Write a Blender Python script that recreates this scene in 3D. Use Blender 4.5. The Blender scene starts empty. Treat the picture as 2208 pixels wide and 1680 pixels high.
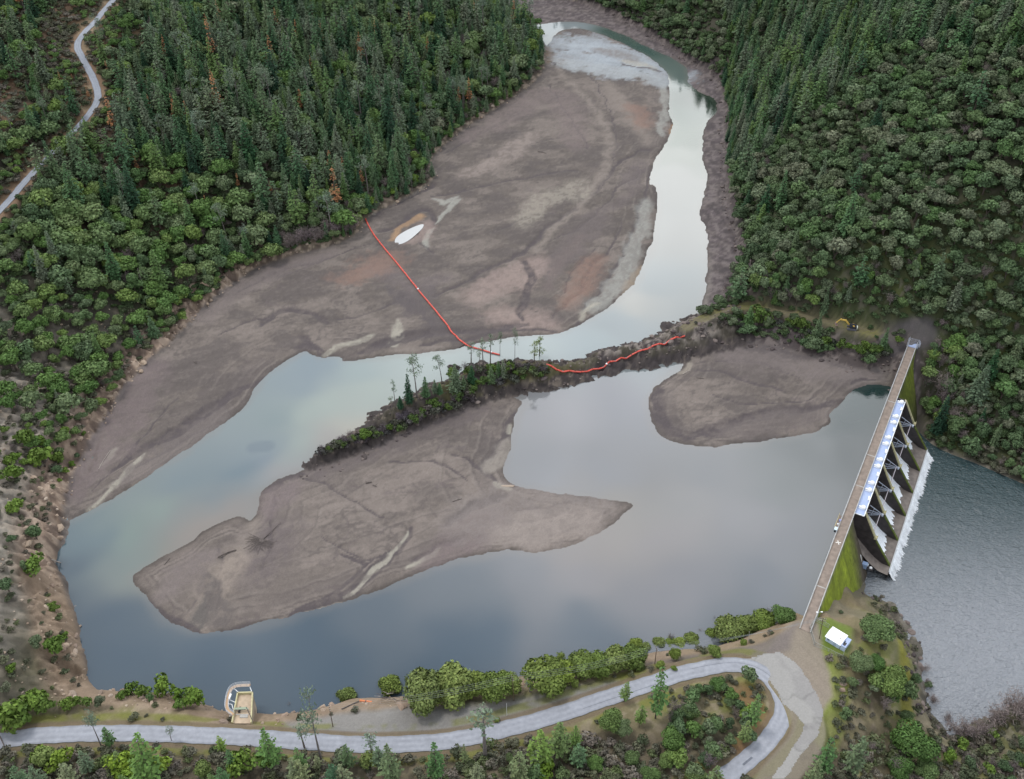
import bpy, math, random
import numpy as np
from mathutils import Vector, Matrix
R = math.radians
rnd = random.Random(7); rs = np.random.RandomState(7)
sc = bpy.context.scene; COL = sc.collection
# ------------------------------------------------------------------ camera, sky, sun, exposure
CAM_H, PITCH, LENS = 300.0, 39.0, 35.0
cam = bpy.data.cameras.new('camera'); cam.lens = LENS; cam.sensor_width = 36; cam.clip_end = 9000; cam.clip_start = 1
camo = bpy.data.objects.new('camera', cam); COL.objects.link(camo)
camo.location = (0, 0, CAM_H); camo.rotation_euler = (R(90-PITCH), 0, 0); sc.camera = camo
SUN_EL, SUN_AZ = 64.0, -62.0          # azimuth: degrees from +Y towards +X
world = bpy.data.worlds.new('World'); sc.world = world; world.use_nodes = True
def build_world():
    nt = world.node_tree; N = nt.nodes; L = nt.links; N.clear()
    out = N.new('ShaderNodeOutputWorld'); bg = N.new('ShaderNodeBackground'); L.new(bg.outputs[0], out.inputs[0])
    bg.inputs[1].default_value = 0.1
    sky = N.new('ShaderNodeTexSky'); sky.sky_type = 'NISHITA'; sky.sun_disc = False
    sky.sun_elevation = R(SUN_EL); sky.sun_rotation = R(SUN_AZ)
    tc = N.new('ShaderNodeTexCoord'); sep = N.new('ShaderNodeSeparateXYZ'); L.new(tc.outputs['Generated'], sep.inputs[0])
    # cloud deck: radiance by elevation, brighter low over the valley head, broken by soft noise
    r = N.new('ShaderNodeValToRGB'); L.new(sep.outputs['Z'], r.inputs[0])
    e = r.color_ramp.elements
    e[0].position = 0.0; e[0].color = (.55, .60, .68, 1)
    e[1].position = 1.0; e[1].color = (.62, .68, .78, 1)
    for p, c in ((.25, (1.0, 1.05, 1.1)), (.42, (1.62, 1.65, 1.63)), (.62, (1.4, 1.43, 1.48)), (.74, (1.0, 1.05, 1.12)), (.84, (.64, .70, .80))):
        k = e.new(p); k.color = (*c, 1)
    # bright opening in the clouds
    dot = N.new('ShaderNodeVectorMath'); dot.operation = 'DOT_PRODUCT'
    nrm = N.new('ShaderNodeVectorMath'); nrm.operation = 'NORMALIZE'; L.new(tc.outputs['Generated'], nrm.inputs[0])
    d = Vector((.20, .83, .52)).normalized(); dot.inputs[1].default_value = d; L.new(nrm.outputs[0], dot.inputs[0])
    mr = N.new('ShaderNodeMapRange'); mr.interpolation_type = 'SMOOTHSTEP'
    mr.inputs['From Min'].default_value = .86; mr.inputs['From Max'].default_value = .995; mr.inputs['To Min'].default_value = 0; mr.inputs['To Max'].default_value = .32
    L.new(dot.outputs['Value'], mr.inputs['Value'])
    no = N.new('ShaderNodeTexNoise'); no.inputs['Scale'].default_value = 5.0; no.inputs['Detail'].default_value = 4; L.new(tc.outputs['Generated'], no.inputs['Vector'])
    nm = N.new('ShaderNodeMapRange'); nm.inputs['From Min'].default_value = .3; nm.inputs['From Max'].default_value = .7; nm.inputs['To Min'].default_value = .72; nm.inputs['To Max'].default_value = 1.28
    L.new(no.outputs['Fac'], nm.inputs['Value'])
    dot2 = N.new('ShaderNodeVectorMath'); dot2.operation = 'DOT_PRODUCT'; dot2.inputs[1].default_value = Vector((.32, .70, .64)).normalized(); L.new(nrm.outputs[0], dot2.inputs[0])
    mr2 = N.new('ShaderNodeMapRange'); mr2.interpolation_type = 'SMOOTHSTEP'; mr2.inputs['From Min'].default_value = .84; mr2.inputs['From Max'].default_value = .99; mr2.inputs['To Min'].default_value = 1.0; mr2.inputs['To Max'].default_value = 2.15; L.new(dot2.outputs['Value'], mr2.inputs['Value'])
    ad = N.new('ShaderNodeMath'); ad.operation = 'ADD'; L.new(mr2.outputs[0], ad.inputs[1]); L.new(mr.outputs[0], ad.inputs[0])
    mu = N.new('ShaderNodeMath'); mu.operation = 'MULTIPLY'; L.new(ad.outputs[0], mu.inputs[0]); L.new(nm.outputs[0], mu.inputs[1])
    m10 = N.new('ShaderNodeMath'); m10.operation = 'MULTIPLY'; m10.inputs[1].default_value = 10.0 * CLOUD; L.new(mu.outputs[0], m10.inputs[0])
    vs = N.new('ShaderNodeVectorMath'); vs.operation = 'SCALE'; L.new(r.outputs[0], vs.inputs[0]); L.new(m10.outputs[0], vs.inputs['Scale'])
    mix = N.new('ShaderNodeMix'); mix.data_type = 'RGBA'; mix.inputs['Factor'].default_value = .9
    L.new(sky.outputs[0], mix.inputs['A']); L.new(vs.outputs[0], mix.inputs['B']); L.new(mix.outputs['Result'], bg.inputs[0])
CLOUD = 0.78
build_world()
sun = bpy.data.lights.new('sun', 'SUN'); sun.energy = 1.3; sun.angle = R(14); sun.color = (1, .96, .9)
suno = bpy.data.objects.new('sun', sun); COL.objects.link(suno)
sd = Vector((math.sin(R(SUN_AZ))*math.cos(R(SUN_EL)), math.cos(R(SUN_AZ))*math.cos(R(SUN_EL)), math.sin(R(SUN_EL))))
suno.rotation_euler = sd.to_track_quat('Z', 'Y').to_euler(); suno.location = (0, 300, 500)
sc.view_settings.view_transform = 'Standard'; sc.view_settings.look = 'None'; sc.view_settings.exposure = 0.36; sc.view_settings.gamma = 1
sc.render.engine = 'CYCLES'; sc.cycles.max_bounces = 4; sc.cycles.diffuse_bounces = 2; sc.cycles.glossy_bounces = 3; sc.cycles.transparent_max_bounces = 4
# ------------------------------------------------------------------ picture <-> place (surveying helper; u,v measured on a 2208 px wide print)
FP = LENS/36*2208.0; cP, sP = math.cos(R(PITCH)), math.sin(R(PITCH))
def W(u, v, z):
    u = np.asarray(u, float); v = np.asarray(v, float)
    dx = (u-1104)/FP; dy = (840-v)/FP
    Y = cP+dy*sP; Z = -sP+dy*cP
    t = (z-CAM_H)/Z
    return np.stack([dx*t, Y*t, np.zeros_like(t)+z], -1)
def PJ(x, y, z):
    zz = np.asarray(z)-CAM_H; zc = y*cP-zz*sP; yc = y*sP+zz*cP
    return 1104+FP*x/zc, 840-FP*yc/zc, zc
def px(lst, z): return np.array([W(a, b, z)[:2] for a, b in lst])
# ------------------------------------------------------------------ numpy geometry helpers
def dist_line(x, y, P, maxd, closed=False, w=None):
    """distance to polyline (and interpolated w along it), limited to maxd"""
    sh = x.shape; x = x.ravel(); y = y.ravel()
    D = np.full(x.shape, float(maxd)); Wv = np.zeros(x.shape) if w is not None else None
    P = np.asarray(P, float); n = len(P); idx = range(n if closed else n-1)
    lo = P.min(0)-maxd; hi = P.max(0)+maxd
    sel = np.nonzero((x > lo[0]) & (x < hi[0]) & (y > lo[1]) & (y < hi[1]))[0]
    xs, ys = x[sel], y[sel]
    for i in idx:
        a = P[i]; b = P[(i+1) % n]; l0 = np.minimum(a, b)-maxd; h0 = np.maximum(a, b)+maxd
        k = np.nonzero((xs > l0[0]) & (xs < h0[0]) & (ys > l0[1]) & (ys < h0[1]))[0]
        if len(k) == 0: continue
        d = b-a; L2 = max(d@d, 1e-9); t = np.clip(((xs[k]-a[0])*d[0]+(ys[k]-a[1])*d[1])/L2, 0, 1)
        dd = np.hypot(xs[k]-a[0]-t*d[0], ys[k]-a[1]-t*d[1]); j = sel[k]
        better = dd < D[j]; jj = j[better]; D[jj] = dd[better]
        if w is not None: Wv[jj] = w[i]+(w[(i+1) % n]-w[i])*t[better]
    D = D.reshape(sh)
    return (D, Wv.reshape(sh)) if w is not None else D
def inside(x, y, P):
    P = np.asarray(P, float); n = len(P); r = np.zeros(x.shape, bool)
    for i in range(n):
        a = P[i]; b = P[(i+1) % n]
        if a[1] == b[1]: continue
        c = ((a[1] > y) != (b[1] > y)) & (x < (b[0]-a[0])*(y-a[1])/(b[1]-a[1])+a[0])
        r ^= c
    return r
def sdist(x, y, P, maxd):
    d = dist_line(x, y, P, maxd, closed=True); return np.where(inside(x, y, P), d, -d)
def sm(a, b, x):
    t = np.clip((x-a)/(b-a), 0, 1); return t*t*(3-2*t)
_tab = np.random.RandomState(3).rand(256, 256)
def vnoise(x, y):
    xi = np.floor(x).astype(int); yi = np.floor(y).astype(int); fx = x-xi; fy = y-yi
    fx = fx*fx*(3-2*fx); fy = fy*fy*(3-2*fy)
    a = _tab[xi & 255, yi & 255]; b = _tab[(xi+1) & 255, yi & 255]; c = _tab[xi & 255, (yi+1) & 255]; d = _tab[(xi+1) & 255, (yi+1) & 255]
    return (a*(1-fx)+b*fx)*(1-fy)+(c*(1-fx)+d*fx)*fy
def fbm(x, y, s, o=4):
    r = 0; a = .5; t = 0
    for i in range(o): r = r+a*vnoise(x/s+17.3*i, y/s+9.1*i); t += a; a *= .5; s = s/2.03
    return r/t
def smooth_poly(P, it=2, closed=True):
    P = np.asarray(P, float)
    for _ in range(it):
        if closed:
            Q = np.roll(P, -1, 0); P = np.stack([P*.75+Q*.25, P*.25+Q*.75], 1).reshape(-1, P.shape[1])
        else:
            A, B = P[:-1], P[1:]; M = np.stack([A*.75+B*.25, A*.25+B*.75], 1).reshape(-1, P.shape[1]); P = np.vstack([P[:1], M, P[-1:]])
    return P
# ------------------------------------------------------------------ outlines surveyed from the picture
BAS = [(198,1480),(182,1420),(168,1340),(150,1290),(128,1240),(124,1200),(134,1150),(140,1100),(150,1050),(168,1005),(200,950),(240,880),(275,828),(325,775),(385,725),(440,662),(500,612),(560,575),(640,550),(720,532),(775,505),(792,468),(835,450),(900,415),(937,388),(940,365),(925,350),(960,312),(1010,272),(1060,242),(1120,203),(1165,168),(1178,140),(1174,100),(1165,70),(1120,38),(1060,8),(990,-25),(900,-70),(860,-150),
 (1000,-150),(1130,-70),(1180,-12),(1300,22),(1400,75),(1480,130),(1545,172),(1562,220),(1560,300),(1566,400),(1578,480),(1592,520),(1588,580),(1566,640),(1520,682),(1490,705),(1480,738),(1560,735),(1650,742),(1750,768),(1830,795),(1880,800),(1935,790)]
BAS2 = [(1905,1000),(1850,1130),(1795,1270),(1745,1335),(1712,1312),(1680,1335),(1640,1358),(1560,1388),(1480,1398),(1380,1408),(1290,1418),(1200,1440),(1100,1458),(1000,1478),(870,1500),(800,1502),(760,1500),(700,1522),(640,1532),(570,1536),(490,1534),(440,1512),(400,1498),(330,1492),(260,1486)]
basin = np.vstack([px(BAS, 1.0), px(BAS2, 0.5)]); basin_s = smooth_poly(basin, 1)
M1 = [(163,1120),(233,1080),(290,1043),(367,993),(443,940),(507,893),(533,870),(552,830),(575,805),(617,780),(653,757),(673,760),(693,773),(736,767),(743,782),(836,767),(936,757),(989,750),(1036,737),(1103,727),(1153,723),(1213,718),(1246,703),(1276,683),(1303,667),(1329,647),(1369,610),(1389,560),(1406,520),(1413,467),(1416,407),(1408,397),(1400,400),(1403,380),(1406,353),(1423,327),(1447,290),(1452,262),(1440,240),(1443,213),(1441,175),(1436,152),(1400,124),(1336,90),(1269,64),(1225,60),(1195,75),(1185,95),(1120,150),(900,330),(700,450),(500,540),(300,700),(180,850),(60,1000),(100,1140)]
M2 = [(700,985),(677,1007),(617,1027),(573,1050),(557,1077),(550,1115),(536,1128),(522,1108),(470,1127),(430,1152),(390,1182),(340,1207),(290,1238),(283,1245),(313,1287),(360,1333),(400,1361),(433,1368),(473,1364),(530,1347),(600,1335),(667,1319),(736,1299),(803,1276),(886,1243),(943,1217),(1019,1200),(1086,1184),(1153,1190),(1219,1178),(1270,1160),(1320,1130),(1352,1104),(1374,1086),(1300,1076),(1149,1060),(1113,1053),(1083,1033),(1079,1010),(1099,967),(1106,920),(1113,890),(1135,860),(1000,840),(850,900)]
M3 = [(1469,758),(1479,777),(1472,795),(1430,822),(1403,845),(1398,877),(1406,913),(1429,943),(1472,959),(1539,962),(1622,953),(1722,940),(1772,923),(1795,913),(1785,896),(1805,877),(1822,860),(1835,843),(1855,833),(1889,827),(1930,835),(1960,780),(1850,740),(1700,720),(1560,700),(1480,720)]
M5 = [(880,-120),(990,-28),(1060,12),(1100,38),(1140,56),(1219,45),(1269,49),(1336,70),(1403,105),(1472,135),(1488,160),(1484,182),(1510,200),(1543,212),(1549,243),(1525,260),(1515,300),(1515,340),(1529,383),(1519,413),(1505,467),(1525,490),(1527,560),(1524,610),(1512,673),(1498,695),(1560,720),(1700,560),(1700,200),(1550,60),(1300,-80),(1000,-190)]
MUD = [smooth_poly(px(m, 0.0), 2) for m in (M1, M2, M3, M5)]
TAIL = [(1880,1262),(1920,1288),(1945,1320),(1972,1365),(1984,1400),(1984,1440),(1992,1480),(2005,1530),(2040,1572),(2100,1568),(2160,1530),(2208,1502),(2420,1420),(2420,1150),(2208,1052),(2120,1012),(2050,985),(2005,962),(1985,935),(1950,900),(1870,1150),(1850,1235)]
tail = px(TAIL, -18.0); tail_s = smooth_poly(tail, 1)
RIDGE = [(680,992,1.5),(740,960,3),(800,925,4),(850,887,5.5),(920,850,6.5),(1000,818,7),(1060,793,7),(1120,785,6.5),(1180,788,5.5),(1225,787,4.2),(1262,786,3.2),(1300,764,4.2),(1346,752,5),(1400,742,5.5),(1450,720,6.8),(1500,697,8.3),(1560,672,9)]
ridge = np.array([W(a, b, h*1.25) for a, b, h in RIDGE])
ROAD = [(-140,1612),(-60,1604),(0,1598),(60,1589),(130,1583),(230,1581),(330,1582),(430,1585),(520,1590),(600,1595),(700,1602),(780,1606),(860,1606),(940,1601),(1010,1591),(1100,1571),(1200,1542),(1300,1509),(1400,1474),(1472,1452),(1530,1438),(1580,1432),(1622,1438),(1659,1460),(1684,1494),(1692,1528),(1682,1563),(1654,1600),(1615,1637),(1565,1674),(1500,1712)]
ROAD2 = [(1640,1425),(1672,1447),(1705,1478),(1730,1520),(1745,1560),(1744,1590),(1722,1622),(1690,1660),(1655,1710)]
ROADU = [(-90,545),(-40,490),(0,455),(35,415),(62,382),(95,350),(130,312),(165,278),(190,250),(210,222),(212,196),(197,160),(180,130),(163,98),(180,70),(205,48),(222,25),(245,0),(275,-35)]
TRACK = [(1480,705),(1540,672),(1600,658),(1680,668),(1760,686),(1840,706),(1900,722),(1960,735)]
bench_px = [(0,1500,12),(100,1512,9),(198,1500,8),(300,1520,9),(400,1530,9),(460,1560,9),(600,1552,8),(720,1545,8),(870,1520,9),(1000,1510,9),(1100,1500,9),(1200,1475,9),(1300,1455,9),(1400,1440,9),(1500,1425,9),(1600,1400,9.5),(1700,1372,9.8),(1750,1350,9.9),
 (1740,1420,9.9),(1790,1360,9.3),(1800,1400,9.3),(1850,1405,8.5),(1800,1500,9),(1790,1580,8),(1770,1640,8),(1700,1690,10),(1830,1320,7),(1860,1330,5),(1900,1345,2),(1930,1370,-1),(1950,1410,-3),(1960,1460,-5),(1890,1420,6),(1880,1500,4),(1860,1570,1),(1950,1545,-6),(1840,1650,0),(1930,1650,-8),(1980,1640,-11),(2100,1640,-15),(2208,1640,-14),(2300,1600,-12),(2208,1720,-12),(1850,1300,-6),(1870,1285,-12),(1780,1315,8),(1810,1300,2),(1840,1285,-6),
 (1600,1500,10),(1620,1540,10.5),(1560,1560,11),(1450,1520,10.5),(1350,1560,11),(1500,1620,12),(1600,1600,11),(1400,1640,12.5),(1200,1600,11.5),(1300,1680,14),(1100,1650,12.5),(900,1660,12.5),(700,1660,12.5),(500,1650,12.5),(300,1650,12.5),(100,1660,13),(-60,1680,14),(900,1740,15),(300,1740,15),(1400,1740,14.5),(-150,1640,14),
 (0,1440,16),(60,1420,12),(100,1350,11),(60,1300,14),(0,1330,17),(80,1230,11),(20,1220,16),(90,1150,9),(40,1120,13),(0,1100,17),(110,1060,7),(60,1000,13),(150,950,7),(100,900,13),(-100,1200,26),(-100,1400,24),(-150,1000,30),(160,1400,4.5),(140,1310,5),(110,1210,5),
 (1600,662,9),(1700,672,9.2),(1780,692,9.4),(1860,712,9.8),(1930,728,10),(1965,738,10),(2010,735,11),(1560,672,8.8),(1600,690,5),(1700,706,6),(1800,730,6.5),(1880,752,7),(1640,640,13),(1720,645,15),(1800,655,18),(1870,662,20),(1930,672,21),(1990,680,20),(1650,600,24),(1750,600,27),(1850,600,30),(1950,600,32),(1850,560,37),(2000,560,38),
 (2060,720,14),(2000,780,4),(1995,860,-9),(2020,900,-10),(2060,800,4),(2100,860,-2),(2100,940,-13),(2208,900,-5),(2208,980,-13),(2208,760,8),(2150,700,18),(2208,620,32),(2100,620,32),(2208,560,44),(2100,560,42),(1980,820,0),(1988,910,-15),(1975,770,8.5),(1945,765,6),(2400,900,5),(2400,700,30)]
# ------------------------------------------------------------------ terrain grid
NR, NC, Y0, Y1, KX = 1120, 1040, 105.0, 2600.0, 0.70
ys = Y0*(Y1/Y0)**np.linspace(0, 1, NR); hw = lambda y: (cP*y+189)*KX
def grid(nr, nc):
    t = np.linspace(0, 1, nr); s = np.linspace(-1, 1, nc); y = Y0*(Y1/Y0)**t
    return s[None, :]*hw(y)[:, None], np.repeat(y[:, None], nc, 1)
def hill_nodes():
    X, Y = np.meshgrid(np.arange(-900, 1301, 46.), np.arange(330, 1900, 46.)); X = X.ravel(); Y = Y.ravel()
    far = ((X*0.9) % 2) < 3
    d = -sdist(X, Y, basin_s, 2000.)
    m = np.where(X < 60, .44, .86); m = np.where((X < -150) & (Y < 420), .30, m)
    z = 1.5+230*(1-np.exp(-m*np.maximum(d, 0)/230))
    u, v, _ = PJ(X, Y, z)
    ok = (d > 14) & ~((u > 1480) & (v > 575)) & ~((u < 170) & (v > 880)) & (v < 1300)
    return np.stack([X[ok], Y[ok], z[ok]], 1)
def densify(P, n=2):
    return smooth_poly(P, n)
nodes = [hill_nodes(), np.hstack([basin_s, np.full((len(basin_s), 1), 1.4)]), np.hstack([tail_s, np.full((len(tail_s), 1), -18.6)]),
         np.array([W(*p) for p in bench_px])]
nodes.append(np.array([[-700,120,60],[-300,60,30],[0,60,22],[300,60,5],[600,100,10],[700,250,40],[900,300,60],[1300,300,120],[-900,300,120],[-2200,2600,500],[2600,2600,500],[0,2600,420],[2500,1200,400],[-2200,1200,400]], float))
for line, z in ((ROAD, None), (ROAD2, None)):
    nodes.append(np.array([W(a, b, 10.0+max(0, (b-1560)/60.)*0.8) for a, b in line]))
_d0 = W(1757, 1338, 10.)[:2]; _d1 = W(1967, 744, 10.)[:2]; _e = (_d1-_d0)/np.hypot(*(_d1-_d0)); _n = np.array([_e[1], -_e[0]])
nodes.append(np.array([[*(_d0+_e*s_+_n*(w_+max(0, 3+(7-z_)*.42)-1.5)), z_-.3*w_] for s_ in np.arange(4, 52, 4.) for z_ in [8-26*(s_-4)/44.] for w_ in (1.0, 4.0)]))
CT = np.vstack(nodes); keep = []
seen = {}
for i, c in enumerate(CT):
    k = (round(c[0]/2.5), round(c[1]/2.5))
    if k in seen: continue
    seen[k] = 1; keep.append(i)
CT = CT[keep]
def rbf_fit(C, lam=.4):
    n = len(C); D = np.hypot(C[:, None, 0]-C[None, :, 0], C[:, None, 1]-C[None, :, 1])
    A = np.zeros((n+3, n+3)); A[:n, :n] = -D+0*np.eye(n); A[:n, :n] -= lam*0; A[range(n), range(n)] += lam
    Q = np.stack([np.ones(n), C[:, 0]/500, C[:, 1]/500], 1); A[:n, n:] = Q; A[n:, :n] = Q.T
    return np.linalg.solve(A, np.r_[C[:, 2], 0, 0, 0])
wt = rbf_fit(CT)
def rbf_eval(x, y):
    sh = x.shape; x = x.ravel(); y = y.ravel(); o = np.zeros(x.shape); n = len(CT)
    for i in range(0, len(x), 4000):
        a, b = x[i:i+4000], y[i:i+4000]
        D = np.hypot(a[:, None]-CT[None, :, 0], b[:, None]-CT[None, :, 1])
        o[i:i+4000] = -D@wt[:n]+wt[n]+wt[n+1]*a/500+wt[n+2]*b/500
    return o.reshape(sh)
cx, cy = grid(281, 261); cz = rbf_eval(cx, cy)
def bil(Z, r, c):
    nr, nc = Z.shape[:2]; r = np.clip(r, 0, nr-1.001); c = np.clip(c, 0, nc-1.001)
    ri = r.astype(int); ci = c.astype(int); fr = r-ri; fc = c-ci
    if Z.ndim == 3: fr = fr[..., None]; fc = fc[..., None]
    return (Z[ri, ci]*(1-fc)+Z[ri, ci+1]*fc)*(1-fr)+(Z[ri+1, ci]*(1-fc)+Z[ri+1, ci+1]*fc)*fr
X, Y = grid(NR, NC)
rr, cc = np.meshgrid(np.linspace(0, 280, NR), np.linspace(0, 260, NC), indexing='ij')
Z = bil(cz, rr, cc)
n8 = fbm(X, Y, 8.); n30 = fbm(X, Y, 34.); n2 = fbm(X, Y, 2.6, 3)
dB = sdist(X, Y, basin_s, 60.)            # + inside the basin
dT = sdist(X, Y, tail_s, 60.)
dM = np.full(X.shape, -60.)
jit = (fbm(X, Y, 10.)-.5)*3.0+(n2-.5)*1.0
for m in MUD: dM = np.maximum(dM, sdist(X, Y, m, 60.))
dMj = dM+jit*np.clip(1.2-np.abs(dM)/12., .25, 1)
mudz = np.where(dMj > 0, .12+1.1*(1-np.exp(-dMj/9.)), .12*dMj)
mudz = np.maximum(mudz, -3.0)
rough_hill = sm(-1, -10, dB)*sm(-1, -8, dT)
Z = Z+(n8-.5)*2.6*rough_hill*sm(-4, -30, np.minimum(0, dB))+(n2-.5)*.7*rough_hill
rkl = sm(-22, -9, dB)*sm(3, 0, dB)*((X < -150) & (Y < 520)); rid = 1-np.abs(fbm(X, Y*1.4, 7., 4)-.5)*4
Z = Z+rkl*(rid-.35)*3.4; lw_ = sm(-9, -16, dB)*sm(-150, -190, X)*sm(430, 330, Y); Z = Z+lw_*(1-np.abs(fbm(X*.7, Y*2.0, 9., 5)-.5)*6)*.9; JL = sm(-160, -185, X)*sm(340, 320, Y)*((fbm(X+50, Y, 11., 4)-.5)*22)+sm(-21, -6, dT)*0
edge = sm(-3., 3., dB+jit*.8+JL)
Z = Z*(1-edge)+mudz*edge
dT = dT+(fbm(X+90, Y, 9., 4)-.5)*9*sm(262, 250, Y); Z = Z+(1-np.abs(fbm(X, Y, 6., 4)-.5)*4-.35)*2.4*sm(-22, -6, dT)*sm(262, 250, Y)
Z = np.where(dT > 0, np.minimum(Z, -18.5-.3*dT), Z); Z = np.maximum(Z, -22)
dR, hR = dist_line(X, Y, ridge[:, :2], 40., w=ridge[:, 2])
rdg_ = 1-np.abs(fbm(X, Y, 5., 4)-.5)*4; rz = hR-np.clip(dR-1.2, 0, 99)*(.70+.6*(n8-.5))+(rdg_-.4)*2.6+(n8-.5)*1.6
Z = np.where(dR < 30, np.maximum(Z, rz), Z); rocky = sm(-.5, 1.0, rz-mudz)*(dR < 30)
Zg = Z
def ip(x, y):
    t = np.log(np.maximum(y, 1)/Y0)/math.log(Y1/Y0)*(NR-1); s = (x/hw(y)+1)/2*(NC-1); return t, s
def zt(x, y):
    x = np.asarray(x, float); y = np.asarray(y, float); r, c = ip(x, y); return bil(Zg, r, c)
def G(u, v):
    """where the sight line through print position (u,v) meets the ground"""
    dx = (u-1104)/FP; dy = (840-v)/FP; d = np.array([dx, cP+dy*sP, -sP+dy*cP])
    z = np.linspace(250, -21, 900); t = (z-CAM_H)/d[2]; x = d[0]*t; y = d[1]*t; h = zt(x, y)-z
    k = np.argmax(h > 0)
    if k == 0: k = len(z)-1
    a = h[k-1]/(h[k-1]-h[k]+1e-9); tt = t[k-1]+(t[k]-t[k-1])*a
    x, y = d[0]*tt, d[1]*tt
    return np.array([x, y, float(zt(x, y))])
def road_line(lst, n=2):
    P = np.array([G(a, b) for a, b in lst]); P = smooth_poly(P, n, False)
    k = np.array([.25, .5, .25])
    for _ in range(10): P[1:-1, 2] = P[:-2, 2]*k[0]+P[1:-1, 2]*k[1]+P[2:, 2]*k[2]
    return P
roadA = road_line(ROAD); roadB = road_line(ROAD2); roadU = road_line(ROADU); trackP = road_line(TRACK)
for P, w_, sh_ in ((roadA, 3.1, 4.), (roadB, 4.2, 3.), (roadU, 2.9, 5.), (trackP, 2.2, 2.)):
    D, h = dist_line(X, Y, P[:, :2], w_+sh_+1, w=P[:, 2]); k = 1-sm(w_+.7, w_+sh_, D); k = np.where(D >= w_+sh_+.9, 0, k)
    Z = Z*(1-k)+(h-.12)*k
Zg = Z
# flat lot by the dam head and shed yard
LOT = px([(1640,1425),(1700,1345),(1745,1332),(1765,1345),(1770,1400),(1790,1455),(1795,1500),(1770,1530),(1730,1500)], 9.9)
dL = sdist(X, Y, LOT, 20.); k = sm(-4, .5, dL); Z = Z*(1-k)+9.78*k
YARD = px([(1755,1340),(1790,1330),(1840,1355),(1830,1415),(1800,1412),(1758,1385)], 9.5); dY = sdist(X, Y, YARD, 20.); k = sm(-3, 1, dY); Z = Z*(1-k)+9.5*k
Zg = Z
PIT = px([(620,1562),(690,1545),(760,1530),(860,1528),(1000,1528),(1150,1508),(1320,1474),(1250,1512),(1120,1552),(1000,1578),(860,1588),(720,1582),(640,1572)], 9.)
# ------------------------------------------------------------------ ground colours (albedo)
C = np.zeros(X.shape+(3,)); C[:] = (.048, .045, .032)
def lay(k, c):
    global C
    k = np.clip(k, 0, 1)[..., None]; C = C*(1-k)+np.array(c)*k
U, V, _ = PJ(X, Y, Z)
hill = sm(0, -3, dB)
lay(sm(.45, .7, n30)*.7, (.05, .062, .03)); lay(sm(.55, .75, n8)*.5*(X < 0), (.11, .085, .065))
wx = lambda a, b, q: sm(a, b, q)
left_low = hill*sm(-150, -215, X)*sm(430, 330, Y)*sm(0, -2, dB)
lay(left_low*.95, (.162, .147, .13)); lay(left_low*sm(.56, .72, n8)*.45, (.13, .135, .085)); ldg = 1-np.abs(fbm(X*.7, Y*2.0, 9., 5)-.5)*6; lay(left_low*sm(.3, .9, ldg)*.6, (.30, .27, .235)); lay(left_low*sm(.1, -.5, ldg)*.6, (.07, .055, .045)); lay(left_low*sm(.50, .62, n2)*.7, (.33, .28, .23)); lay(left_low*sm(.48, .38, n2)*.6, (.085, .07, .055))
red_l = hill*sm(-150, -220, X)*sm(430, 520, Y)
lay(red_l*.5*sm(.35, .6, n8), (.17, .095, .055))
south = sm(275, 235, Y)*hill*sm(-3, -8, dT)
south = south*sm(-178, -120, X); lay(south, (.175, .15, .085)); lay(south*sm(.42, .62, n8)*.8, (.14, .155, .04)); lay(south*sm(.58, .7, n2)*.45, (.30, .25, .18))
bot = sm(188, 176, Y)*(X < 110); lay(bot*.75, (.10, .08, .058)); lay(bot*sm(.5, .65, n8)*.6, (.17, .14, .10)); lay(bot*sm(.48, .38, n2)*.6, (.05, .042, .03))
moss_r = sm(330, 345, Y)*sm(150, 165, X)*hill*sm(470, 430, Y); lay(moss_r*.85, (.042, .052, .02)); lay(moss_r*sm(.5, .68, n8)*.5, (.062, .072, .018)); lay(moss_r*sm(.56, .66, n2)*.45, (.12,.105,.09))
# shore bank: pinkish rubble on the left, dark rock on the right
bank = sm(-16, -7, dB)*sm(2.0, -.5, dB)
bl = bank*(X < 60); lay(bl*sm(-60, -190, X)*.85, (.25, .18, .135)); lay(bl*sm(.5, -.4, rid)*.6, (.07, .052, .045)); lay(bl*sm(-190, -60, X)*.7, (.13, .105, .08)); lay(bl*sm(.52, .66, n2)*.55, (.42, .33, .26)); lay(bl*sm(.5, .36, n2)*.6, (.07, .05, .045))
br = np.clip(bank+sm(-24, -12, dB)*sm(0, -2, dB)*(Y < 470)*.6, 0, 1)*(X > 60)*(Y > 280); lay(br*.9, (.068, .054, .056)); lay(br*sm(.54, .66, n2)*.6, (.19, .16, .15))
bs = bank*sm(260, 240, Y)*(X > -200); lay(bs*.8, (.23, .17, .12))
# mud flats
inb = sm(-1.5, 1.0, dB)
mud = np.zeros_like(C); mud[:] = (.143, .121, .109)
w_ = (fbm(X, Y, 60., 3)-.5)[..., None]; mud = mud*(1+w_*.35)
far_mud = sm(300, 560, Y); mud = mud*(1-far_mud[..., None]*.20)
n_an = fbm(X*.5+Y*.25, (Y-X*.5)*1.6, 9., 4); mud = mud*(1+(n_an-.5)[..., None]*.45)
n1 = fbm(X, Y, 1.7, 2); mud = mud*(1+(n1-.5)[..., None]*.30)
wetedge = sm(2.6, .2, dMj); mud = mud*(1-.38*wetedge[..., None])
C = C*(1-inb[..., None])+mud*inb[..., None]
blot = fbm(X*.8+Y*.3, Y*1.2-X*.3, 16., 6); lay(sm(.54, .585, blot)*inb*.55*sm(300, 400, Y+X*.3+60), (.082, .070, .068)); lay(sm(.43, .38, blot)*inb*.34, (.225, .19, .17))
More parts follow.
